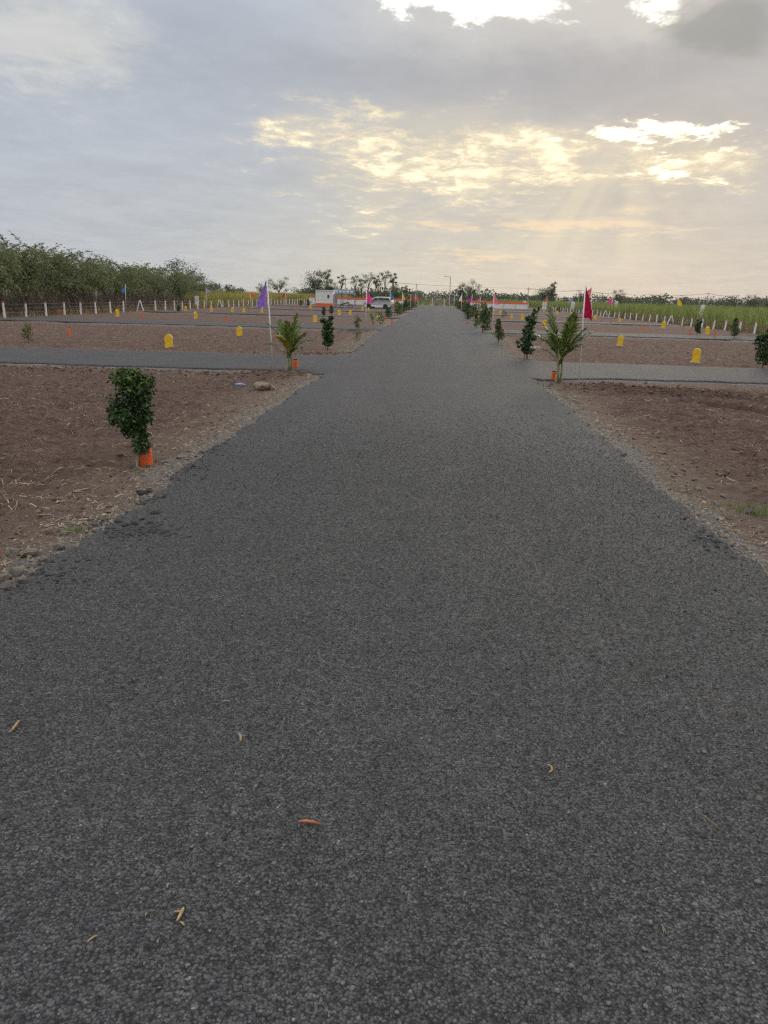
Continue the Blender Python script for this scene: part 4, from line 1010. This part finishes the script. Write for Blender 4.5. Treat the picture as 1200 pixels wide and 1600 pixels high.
def build_gate():
    x0, x1 = -1.0, 1.55; o = thing('metal_gate', 'pale metal bar gate closing the far end of road', 'gate', (x0, WALL_Y+3.5, gz(x0, WALL_Y+3.5)))
    W_ = x1-x0; H = 1.45
    for z in (.15, .75, H): obj('rail', MB().box((W_/2, 0, z), (W_, .05, .06)).mesh('rail'), MAT['steel'], o)
    bm_ = MB().tube([(0, 0, .1), (0, 0, H)], .018, 6).mesh('bar'); bm_.materials.append(MAT['steel'])
    for i in range(14): obj('bar', bm_, None, o, (W_*(i+.5)/14, 0.04, 0))
    for x in (0, W_): obj('post', MB().box((x, 0, .8), (.14, .14, 1.8), bev=.02).mesh('post'), MAT['white'], o)
build_gate()
def build_cabin():
    x0, y0 = gp(493, 479, -.08); D = 127.0; x0 = at(493, 479, D)[0]; x1 = at(520, 479, D)[0]; W_ = x1-x0; H = at(500, 453.5, D)[2]-gz(x0, D)
    zg = gz(x0, D)-.06; o = thing('site_cabin', 'small white site cabin with a red orange base band', 'cabin', (x0, D, zg))
    Lb = 2.4; hb = .62
    obj('plinth', MB().box((W_/2, Lb/2, hb/2), (W_+.06, Lb+.06, hb), bev=.015).mesh('plinth'), MAT['orange'], o)
    n = 6
    for i in range(n): obj('wall_panel', MB().box((W_*(i+.5)/n, Lb/2, hb+(H-hb)/2), (W_/n-.012, Lb-.004*(i % 2), H-hb), bev=.008).mesh('wall_panel'), MAT['white'], o)
    obj('roof', MB().box((W_/2, Lb/2, H+.05), (W_+.16, Lb+.16, .10), bev=.02).mesh('roof'), MAT['white'], o)
    dr = obj('door', MB().box((W_+.035, .9, hb*.2+.95), (.06, .85, 1.9), bev=.01).mesh('door'), MAT['greypanel'], o)
    obj('handle', MB().box((W_+.085, .6, 1.1), (.04, .03, .14)).mesh('handle'), MAT['chrome'], dr)
    wn = obj('window', MB().box((W_*.74, -.012, H*.66), (.32, .05, .55), bev=.01).mesh('window'), MAT['greypanel'], o)
    obj('pane', MB().box((W_*.74, -.04, H*.66), (.24, .02, .46)).mesh('pane'), MAT['glass'], wn)
    # lean-to screen
    obj('side_screen', MB().box((W_+.45, .3, H*.42), (.5, .06, H*.84)).mesh('side_screen'), MAT['greypanel'], o)
build_cabin()
def build_shelter():
    D = 146.0; x0 = at(521, 470, D)[0]; x1 = at(554, 470, D)[0]; W_ = x1-x0; zt = at(530, 452, D)[2]; zb = at(530, 459, D)[2]; zg = gz(x0, D)
    o = thing('banner_shelter', 'open shelter carrying a long blue and white banner on posts', 'shelter', (x0, D, zg))
    b = obj('banner', MB().box((W_/2, 0, (zt+zb)/2-zg), (W_, .06, zt-zb), bev=.01, ry=.03).mesh('banner'), MAT['blueboard'], o)
    for i in range(5): obj('letter_block', MB().box((W_*(.14+.18*i), -.04, (zt+zb)/2-zg+.0), (W_*.12, .01, (zt-zb)*.4), ry=.03).mesh('letter_block'), MAT['white'], b)
    obj('roof', MB().box((W_/2, 1.2, zb-zg+.05), (W_, 2.4, .06), rx=.05).mesh('roof'), MAT['greypanel'], o)
    for x in (0.05, W_/3, 2*W_/3, W_-.05):
        for y in (.08, 2.3): obj('post', MB().tube([(x, y, -.1), (x, y, zb-zg+.05)], .04, 8).mesh('post'), MAT['steel'], o)
build_shelter()
def build_gatepost():
    D = 150; x = at(487, 470, D)[0]; o = thing('gate_pier', 'small white pier with a red cap beside the white cabin', 'pier', (x, D, gz(x, D)-.05))
    obj('shaft', MB().box((0, 0, .65), (1.0, .5, 1.3), bev=.02).mesh('shaft'), MAT['white'], o)
    obj('cap', MB().box((0, 0, 1.36), (1.1, .6, .12), bev=.02).mesh('cap'), MAT['orange'], o)
    obj('bollard', MB().box((.75, 0, .35), (.3, .3, .7), bev=.02).mesh('bollard'), MAT['white'], o)
build_gatepost()

# ------------------------------------------------------------------ car and motorcycle
def build_car():
    D = 122.0; x, y, _ = at(592, 480, D); zg = gz(x, y)
    o = thing('parked_car', 'silver people carrier parked before the orange topped wall', 'car', (x, y, zg-.01), R(163))
    # local: +x is the nose
    prof = [(-2.25, .42), (-2.28, .75), (-2.22, 1.05), (-2.02, 1.60), (-1.75, 1.72), (-.6, 1.77), (.35, 1.72), (.72, 1.55), (1.28, 1.12), (1.95, 1.00), (2.22, .86), (2.30, .62), (2.28, .38), (1.90, .32), (-1.9, .32)]
    m = MB().prism(prof, -.86, .86, .06)
    for v in m.bm.verts:
        if v.co.z > 1.08: v.co.y *= 1-.20*min(1, (v.co.z-1.08)/.66)
        if abs(v.co.x) > 1.9: v.co.y *= 1-.10*(abs(v.co.x)-1.9)/.4
    obj('body', m.mesh('body'), MAT['silver'], o)
    def yside(z): return .862*(1-.20*min(1, max(0, z-1.08)/.66))
    for s in (-1, 1):
        for poly in ([(-2.0, 1.14), (-1.88, 1.56), (-1.10, 1.60), (-1.10, 1.14)], [(-1.02, 1.14), (-1.02, 1.61), (-.12, 1.61), (-.12, 1.13)], [(-.04, 1.13), (-.04, 1.61), (.42, 1.57), (1.02, 1.13)]):
            vs = []
            for x_, z_ in poly: vs += [(x_, s*(yside(z_)+.006), z_), (x_, s*(yside(z_)-.03), z_)]
            fs = [(0, 2, 4, 6), (1, 3, 5, 7), (0, 2, 3, 1), (2, 4, 5, 3), (4, 6, 7, 5), (6, 0, 1, 7)]
            obj('side_window', mesh_np('side_window', vs, np.array(fs)), MAT['glass'], o)
        for x_, h_ in ((-1.06, .5), (-.08, .5)):
            obj('door_handle', MB().box((x_-.18, s*.872, .98), (.18, .03, .035), bev=.008).mesh('door_handle'), MAT['chrome'], o)
        obj('mirror', MB().box((.80, s*.94, 1.12), (.14, .16, .14), bev=.03).mesh('mirror'), MAT['silver'], o)
        obj('headlight', MB().box((2.10, s*.60, .84), (.22, .30, .16), bev=.03).mesh('headlight'), MAT['lens'], o)
        obj('tail_lamp', MB().box((-2.19, s*.66, 1.02), (.14, .16, .38), bev=.03).mesh('tail_lamp'), MAT['redlens'], o)
        for wx in (-1.38, 1.36):
            tm = MB().lathe([(.20, -.10), (.31, -.11), (.335, -.06), (.335, .06), (.31, .11), (.20, .10)], 24).mesh('tyre', True)
            wh = obj('wheel', MB().lathe([(.05, -.09), (.19, -.09), (.205, .0), (.205, .088), (.17, .07), (.04, .085)], 20).mesh('wheel'), MAT['chrome'], o, (wx, s*.80, .335), (R(-90)*s, 0, 0))
            obj('tyre', tm, MAT['rubber'], wh)
            obj('wheel_arch', MB().lathe([(.30, 0), (.385, 0), (.385, .03), (.30, .03)], 20).mesh('wheel_arch'), MAT['rubber'], o, (wx, s*.845, .35), (R(-90)*s, 0, 0))
    obj('windscreen', mesh_np('windscreen', [(.76, -.60, 1.555), (.76, .60, 1.555), (1.28, .72, 1.155), (1.28, -.72, 1.155), (.74, -.60, 1.53), (.74, .60, 1.53), (1.26, .72, 1.13), (1.26, -.72, 1.13)], np.array([(0, 1, 2, 3), (4, 5, 6, 7), (0, 1, 5, 4), (2, 3, 7, 6)])), MAT['glass'], o)
    obj('rear_window', mesh_np('rear_window', [(-2.05, -.55, 1.56), (-2.05, .55, 1.56), (-2.215, .66, 1.14), (-2.215, -.66, 1.14), (-2.03, -.55, 1.56), (-2.03, .55, 1.56), (-2.19, .66, 1.14), (-2.19, -.66, 1.14)], np.array([(0, 1, 2, 3), (4, 5, 6, 7), (0, 1, 5, 4), (2, 3, 7, 6)])), MAT['glass'], o)
    obj('grille', MB().box((2.275, 0, .68), (.06, .8, .22), bev=.02).mesh('grille'), MAT['black'], o)
    obj('bumper', MB().box((2.25, 0, .45), (.16, 1.5, .2), bev=.05).mesh('bumper'), MAT['silver'], o)
    for s in (-1, 1): obj('roof_rail', MB().tube([(-1.7, s*.58, 1.78), (.2, s*.6, 1.78)], .02, 6).mesh('roof_rail'), MAT['chrome'], o)
build_car()
def build_bike():
    D = 118.0; x, y, _ = at(541, 480, D); o = thing('parked_motorcycle', 'black motorcycle parked between the white cabin and silver car', 'motorcycle', (x, y, gz(x, y)-.01), R(8), None, (.16, 0))
    for wx in (-.66, .66):
        wh = obj('wheel', MB().lathe([(.03, -.05), (.05, -.05), (.06, 0), (.05, .05), (.03, .05)], 14).mesh('wheel'), MAT['chrome'], o, (wx, 0, .30), (R(90), 0, 0))
        m = MB(); n = 22
        pts = [(math.cos(2*math.pi*k/n)*.26, math.sin(2*math.pi*k/n)*.26, 0) for k in range(n+1)]; m.tube(pts, .045, 8, False)
        obj('tyre', m.mesh('tyre', True), MAT['rubber'], wh)
        m = MB()
        for k in range(6): m.tube([(0, 0, 0), (math.cos(k*1.047)*.24, math.sin(k*1.047)*.24, 0)], .012, 4)
        obj('spokes', m.mesh('spokes'), MAT['chrome'], wh)
        obj('mudguard', MB().tube([(wx+.30*math.cos(a), 0, .30+.34*math.sin(a)) for a in np.linspace(.5, 2.7, 8)], .035, 6).mesh('mudguard'), MAT['black'], o)
    obj('frame', MB().tube([(.42, 0, .85), (.1, 0, .42), (-.25, 0, .38), (-.66, 0, .30)], .03, 8).tube([(.42, 0, .85), (-.2, 0, .72), (-.66, 0, .66)], .03, 8).mesh('frame'), MAT['black'], o)
    obj('engine', MB().box((.05, 0, .42), (.36, .24, .30), bev=.05).mesh('engine'), MAT['steel'], o)
    obj('fuel_tank', MB().box((.18, 0, .86), (.48, .26, .22), bev=.09, taper=.8).mesh('fuel_tank', True), MAT['black'], o)
    obj('seat', MB().box((-.38, 0, .82), (.66, .24, .10), bev=.045).mesh('seat', True), MAT['rubber'], o)
    for s in (-1, 1): obj('fork', MB().tube([(.66, s*.08, .30), (.42, s*.08, .95)], .022, 6).mesh('fork'), MAT['chrome'], o)
    obj('handlebar', MB().tube([(.30, .36, 1.02), (.42, .12, .98), (.42, -.12, .98), (.30, -.36, 1.02)], .018, 6).mesh('handlebar'), MAT['chrome'], o)
    obj('headlight', MB().lathe([(.05, -.08), (.09, -.02), (.10, .05), (.09, .06)], 14).mesh('headlight', True), MAT['lens'], o, (.52, 0, .90), (0, R(90), 0))
    obj('tail_lamp', MB().box((-.78, 0, .76), (.08, .12, .08), bev=.02).mesh('tail_lamp'), MAT['redlens'], o)
    obj('exhaust', MB().tube([(.1, -.14, .30), (-.3, -.16, .28), (-.75, -.17, .36)], [.025, .04, .045], 8).mesh('exhaust'), MAT['chrome'], o)
build_bike()

# ------------------------------------------------------------------ poles and wires
def build_poles():
    D = 232.0; xs = []
    def pole(px, ty, D, label, cross=True, group=None, r=.14):
        x, y, z = at(px, ty, D); zg = gz(x, y); H = z-zg
        o = thing('electric_pole', label, 'pole', (x, y, zg-.1), 0, group)
        obj('shaft', MB().tube([(0, 0, -.3), (0, 0, H+.1)], [r, r*.6], 8).mesh('shaft'), MAT['concrete'], o)
        if cross:
            obj('crossarm', MB().box((0, 0, H-.5), (1.5, .10, .10)).mesh('crossarm'), MAT['steel'], o)
            for s in (-.65, 0, .65): obj('insulator', MB().lathe([(.05, 0), (.07, .06), (.04, .16)], 8).mesh('insulator'), MAT['white'], o, (s, 0, H-.45))
        return x, y, z
    x, y, z = at(704, 432, 205.0); zg = gz(x, y); H = z-zg
    o = thing('street_lamp', 'tall street lamp with one side arm at the road end', 'street lamp', (x, y, zg-.1))
    obj('shaft', MB().tube([(0, 0, -.3), (0, 0, H+.1)], [.12, .07], 8).mesh('shaft'), MAT['steel'], o)
    obj('arm', MB().tube([(0, 0, H-.05), (-.5, 0, H+.05), (-1.1, 0, H+.1)], .04, 6).mesh('arm'), MAT['steel'], o)
    obj('lamp_head', MB().box((-1.3, 0, H+.09), (.6, .24, .12), bev=.03).mesh('lamp_head'), MAT['steel'], o)
    # lattice mast
    x, y, z = at(651, 443, 330.0); zg = gz(x, y); H = z-zg; o = thing('lattice_mast', 'thin grey lattice mast rising behind the far tree belt', 'mast', (x, y, zg-.1))
    for sx, sy in ((-1, -1), (1, -1), (0, 1)): obj('leg', MB().tube([(sx*.5, sy*.5, -.2), (sx*.18, sy*.18, H)], .06, 5).mesh('leg'), MAT['steel'], o)
    for i in range(8):
        a, b = H*i/8, H*(i+1)/8; ra, rb = .5-.32*i/8, .5-.32*(i+1)/8
        obj('brace', MB().tube([(-ra, -ra, a), (rb, -rb, b)], .035, 4).mesh('brace'), MAT['steel'], o)
    P = []
    for px, ty, D in ((826, 449, 250), (905, 452, 262), (1019, 459, 300), (1107, 457, 310), (1154, 460, 320)):
        P.append(pole(px, ty, D, 'thin power pole on the skyline over the green crop', True, 'power poles on the skyline'))
    P.insert(0, pole(540, 434, 245, 'taller power pole behind the slender trees', True))
    for i, off in enumerate((-.65, 0, .65)):
        pts = []
        for a, b in zip(P, P[1:]):
            for k in range(8):
                u = k/8; pts.append((a[0]*(1-u)+b[0]*u+off, a[1]*(1-u)+b[1]*u, (a[2]*(1-u)+b[2]*u)-.30-2.2*u*(1-u)))
        pts.append((P[-1][0]+off, P[-1][1], P[-1][2]-.3))
        tag(obj('overhead_wire', MB().tube(pts, .028, 4).mesh('overhead_wire'), MAT['wire']), 'dark overhead wire strung between the skyline power poles', 'wire', 'overhead wires')
build_poles()

# ------------------------------------------------------------------ stones, clods, litter
def rock_mesh(seed, sub=2, amp=.28, flat=.65):
    bm = bmesh.new(); bmesh.ops.create_icosphere(bm, subdivisions=sub, radius=1); g = random.Random(seed)
    from mathutils import noise as mn
    for v in bm.verts:
        n = v.co.normalized(); k = 1+amp*mn.noise(n*1.3+Vector((seed*3.1, 0, 0)))*1.6+amp*.5*mn.noise(n*3.1+Vector((0, seed, 0)))
        v.co = n*k
    for q_ in range(9):
        d_ = Vector((g.gauss(0, 1), g.gauss(0, 1), g.gauss(0, 1))).normalized(); of = g.uniform(.55, .85)
        for v in bm.verts:
            e_ = v.co.dot(d_)-of
            if e_ > 0: v.co -= d_*e_*.9
    for v in bm.verts: v.co = Vector((v.co.x, v.co.y*.85, v.co.z*flat))*1.2
    me = bpy.data.meshes.new('stone'); bm.to_mesh(me); bm.free(); return me
def build_stones():
    RM = [rock_mesh(i) for i in range(6)]
    for m in RM: m.materials.append(MAT['stone'])
    TM = [rock_mesh(20+i, 2, .4) for i in range(3)]
    for m in TM: m.materials.append(MAT['tar'])
    def stone(px, py, wpx, label, group=None, k=0, flat=1.0, tar=False, name='stone', cat='stone'):
        x, y, z = on(px, py, 0.0)
        if road_dist(np.array([x]), np.array([y]))[0] < 0: z = float(road_z(np.array([x]), np.array([y]))[0])
        s = wpx*math.hypot(y, 1.9)/FPX*.5
        o = obj(name, (TM if tar else RM)[k % (3 if tar else 6)], None, None, (x, y, z+s*.28*flat), (0, 0, k*1.9), (s, s, s*flat)); tag(o, label, cat, group)
    for px, py, wpx, lab, k in ((407, 609, 22, 'larger half of the tan boulder pair near the purple flag', 1), (424, 608, 15, 'smaller rounded half of the boulder pair near the purple flag', 2)):
        x, y, z = on(px, py, 0.0); s_ = wpx*y/FPX*.55; bm_ = rock_mesh(60+k, 3, .3, .75); bm_.materials.append(MAT['boulder'])
        tag(obj('boulder', bm_, None, None, (x, y, z+s_*.3), (0, 0, k), s_), lab, 'boulder')
    L = 'grey stone in the heap at the crumbling road edge'
    for i, (px, py, s) in enumerate(((15, 938, 24), (38, 928, 20), (8, 918, 22), (28, 908, 26), (52, 912, 22), (48, 876, 30), (20, 872, 26), (70, 888, 16), (94, 868, 20), (100, 842, 15))):
        stone(px, py, s, L, 'stones at the crumbling road edge', i)
    L = 'dark broken asphalt lump lying near the road edge past the stone heap'
    for i, (px, py, s) in enumerate(((224, 780, 18), (232, 776, 14), (243, 818, 14), (212, 836, 14), (196, 838, 11), (235, 834, 11), (186, 832, 12), (222, 828, 9))):
        stone(px, py, s, L, 'broken asphalt lumps', i, .9, True, 'asphalt_lump', 'lump')
    L = 'flat grey slab piece beside the near dark shrub'
    for i, (px, py, s) in enumerate(((268, 722, 22), (284, 718, 24), (262, 728, 14), (300, 710, 16))): stone(px, py, s, L, 'slab pieces by the near shrub', i, .35)
    stone(217, 730, 10, 'small pale stone at the foot of the near shrub stake', k=3)
    L = 'small pale stone on the shoulder and soil below the crimson flag'
    for i, (px, py, s) in enumerate(((903, 604, 8), (932, 613, 6), (1097, 616, 7), (902, 645, 6), (928, 622, 5), (1038, 710, 8), (1051, 740, 8), (1137, 739, 9), (1124, 742, 6), (1028, 714, 6), (989, 704, 6), (1164, 700, 9), (1108, 654, 7), (1140, 816, 9), (1050, 748, 7), (1090, 768, 12), (1110, 762, 9), (1075, 762, 9), (1068, 735, 9), (1100, 782, 10), (1130, 776, 11), (1185, 858, 10), (1010, 692, 8), (1022, 700, 7), (1120, 790, 12), (1085, 750, 8))):
        stone(px, py, s, L, 'pale stones below the crimson flag', i, .8)
    L = 'small pale stone lying on the soil behind the near dark shrub'
    for i, (px, py, s) in enumerate(((265, 655, 7), (330, 640, 7), (355, 675, 6), (175, 560, 5), (60, 805, 12), (120, 772, 7), (40, 790, 8), (18, 840, 10), (90, 800, 8), (290, 680, 6))): stone(px, py, s, L, 'pale stones behind the near shrub', i, .8)
build_stones()
def build_litter():
    def stick(px, py, qx, qy, r, label, m='stick', fork=None, group=None, name='twig_scrap', cat='twig', bend=.05):
        x0, y0 = gp(px, py); x1, y1 = gp(qx, qy); L = math.hypot(x1-x0, y1-y0); z = float(road_z(np.array([x0]), np.array([y0]))[0])+.006
        dx, dy = x1-x0, y1-y0; m_ = MB().tube([(0, 0, r), (dx*.33-dy*bend, dy*.33+dx*bend, r*1.7), (dx*.7-dy*bend, dy*.7+dx*bend, r*1.4), (dx, dy, r)], [r*.7, r, r*.95, r*.5], 6)
        if fork:
            fx, fy_ = gp(*fork); m_.tube([(dx*.3, dy*.3, r*1.2), ((fx-x0)*.7, (fy_-y0)*.7, r*2), (fx-x0, fy_-y0, r)], [r*.7, r*.6, r*.3], 5)
        return tag(obj(name, m_.mesh(name, True), MAT[m], None, (x0, y0, z)), label, cat, group)
    stick(468, 1295, 501, 1299, .0065, 'straight orange brown stick on the asphalt', 'stick_o', bend=.02)
    stick(287, 1429, 277, 1449, .0055, 'yellow forked husk on the asphalt beside its broken tip', 'stick', (268, 1440))
    stick(282, 1450, 290, 1458, .003, 'small broken tip below the yellow forked husk', 'stick')
    stick(30, 1132, 15, 1150, .006, 'pale slanting husk on the asphalt near the heap of stones', 'stick')
    stick(346, 1103, 361, 1103, .004, 'whitish short straw on the asphalt lying level', 'straw')
    stick(374, 1155, 376, 1166, .006, 'short upright looking yellow husk on the asphalt', 'stick')
    stick(855, 1204, 857, 1216, .005, 'curled yellow husk alone on the asphalt below the crimson flag side', 'stick', bend=.25)
    stick(1086, 1275, 1127, 1308, .002, 'long forked dry straw on the asphalt', 'straw', (1117, 1315))
    stick(1032, 1454, 1039, 1469, .0022, 'thin forked straw bit close to the pale pebble', 'straw', (1036, 1470))
    stick(137, 1480, 155, 1468, .0022, 'thin bent orange straw past the yellow forked husk', 'stick')
    L = 'tiny pale straw scrap lying loose on the asphalt'
    for i, (a, b, c, d) in enumerate(((71, 1090, 82, 1088), (83, 1082, 94, 1081), (117, 1148, 125, 1148), (1114, 1202, 1118, 1208), (1086, 1238, 1092, 1241), (368, 1218, 369, 1214), (372, 1240, 384, 1241), (886, 1280, 890, 1276), (55, 1354, 61, 1356), (262, 1396, 264, 1388), (228, 1440, 230, 1434), (290, 938, 296, 937), (1052, 1023, 1066, 1024), (700, 1045, 706, 1049), (860, 992, 866, 995), (494, 1396, 496, 1390), (247, 1483, 248, 1477), (389, 1378, 392, 1380), (1165, 1140, 1170, 1145))):
        stick(a, b, c, d, .0028, L, 'straw', None, 'straw scraps on the asphalt')
    PB = [rock_mesh(40+i, 2, .2, .7) for i in range(3)]
    for m in PB: m.materials.append(MAT['pebble'])
    for i, (px, py, s) in enumerate(((1099, 1180, 9), (713, 1240, 7), (1043, 1554, 13), (974, 1384, 8), (1004, 1490, 10), (1183, 1385, 12), (892, 1517, 10), (1008, 1580, 9), (366, 1278, 11), (186, 1372, 8), (293, 1517, 10), (550, 1552, 10), (870, 1555, 9), (664, 1363, 6), (407, 1588, 8), (60, 1594, 7), (1016, 1448, 9), (848, 1502, 9), (428, 1356, 8), (299, 1330, 7), (770, 1290, 6), (950, 1575, 8), (620, 1590, 8), (740, 1590, 7))):
        x, y = gp(px, py); s_ = s*math.hypot(y, 1.9)/FPX*.38; z = float(road_z(np.array([x]), np.array([y]))[0])
        tag(obj('pebble', PB[i % 3], None, None, (x, y, z+s_*.3), (0, 0, i*1.3), s_), 'pale pebble lying loose among the dark road chippings', 'pebble', 'pebbles on the asphalt')
    # plastic scraps
    x, y, z = on(376, 601, 0); tag(obj('plastic_scrap', MB().tube([(-.12, 0, .03), (0, .02, .04), (.12, 0, .03)], [.03, .035, .012], 8).mesh('plastic_scrap', True), MAT['blue_lit'], None, (x, y, z)), 'blue and white plastic scrap on soil near the boulder pair', 'litter')
    x, y, z = on(850, 594, 0); tag(obj('pipe_offcut', MB().tube([(-.13, .10, .035), (.13, -.10, .035)], .022, 8).mesh('pipe_offcut', True), MAT['white'], None, (x, y, z)), 'short white pipe offcut beside the peg of upright palm', 'litter')
    x, y, z = on(1180, 806, 0); m = flag_mesh(.16, .10, 5); tag(obj('cloth_scrap', m, MAT['cloth_purple_s'], None, (x-.08, y, z+.03), (R(80), 0, .3)), 'dark purple cloth scrap beside the fresh grass tuft', 'litter')
    # long pale stalks on right soil
    for i, (a, b, c, d) in enumerate(((1000, 611, 1080, 613), (1045, 606, 1062, 607), (880, 623, 905, 632))):
        x0, y0 = gp(a, b, -.09); x1, y1 = gp(c, d, -.09); z0, z1 = gz(x0, y0)+.02, gz(x1, y1)+.02
        pts = [(0, 0, 0)]+[((x1-x0)*u, (y1-y0)*u, max(gz(x0+(x1-x0)*u, y0+(y1-y0)*u)+.02-z0, 0*u)) for u in (.25, .5, .75, 1)]
        tag(obj('dry_stalk', MB().tube(pts, .012, 5).mesh('dry_stalk'), MAT['straw'], None, (x0, y0, z0)), 'long pale dry stalk lying on soil beside crimson flag mound', 'stalk', 'dry stalks by the mound')
    # grass tufts
    def tuft(px, py, n, h, r, label, seed, m='grass'):
        x, y, z = on(px, py, 0.02); g = np.random.default_rng(seed)
        X = g.normal(0, r, n); Y = g.normal(0, r*.8, n); Z = ground_z(X+x, Y+y)-z
        o = blades('grass_tuft', X, Y, Z, g.uniform(.4, 1, n)*h, .8, .006, MAT[m], seed); o.location = (x, y, z); tag(o, label, 'grass', kind='stuff')
    tuft(1166, 800, 170, .13, .13, 'fresh green grass tuft on the shoulder beside purple scrap', 3)
    tuft(1197, 806, 140, .12, .10, 'second pale grass tuft at the shoulder past the purple scrap', 4)
    tuft(1075, 772, 50, .08, .12, 'thin sparse grass sprouts among the shoulder stones', 5, 'weed')
    tuft(118, 838, 110, .06, .045, 'tiny bright green grass sprout in the shoulder gravel', 6)
    tuft(245, 566, 60, .14, .12, 'low green weed at the edge of the first side street', 7)
build_litter()

# ------------------------------------------------------------------ air
def build_haze():
    me = MB().box((0, 0, 4.6), (9400, 9400, 13.2)).mesh('haze'); o = tag(obj('haze', me), 'thin pale evening haze over whole site', 'haze', kind='stuff')
    m = bpy.data.materials.new('haze'); m.use_nodes = True; t = m.node_tree; t.nodes.clear()
    v = t.nodes.new('ShaderNodeVolumePrincipled'); v.inputs['Color'].default_value = (.93, .92, .90, 1); v.inputs['Density'].default_value = .00013; v.inputs['Anisotropy'].default_value = .3
    out = t.nodes.new('ShaderNodeOutputMaterial'); t.links.new(v.outputs[0], out.inputs['Volume']); me.materials.append(m)
build_haze()
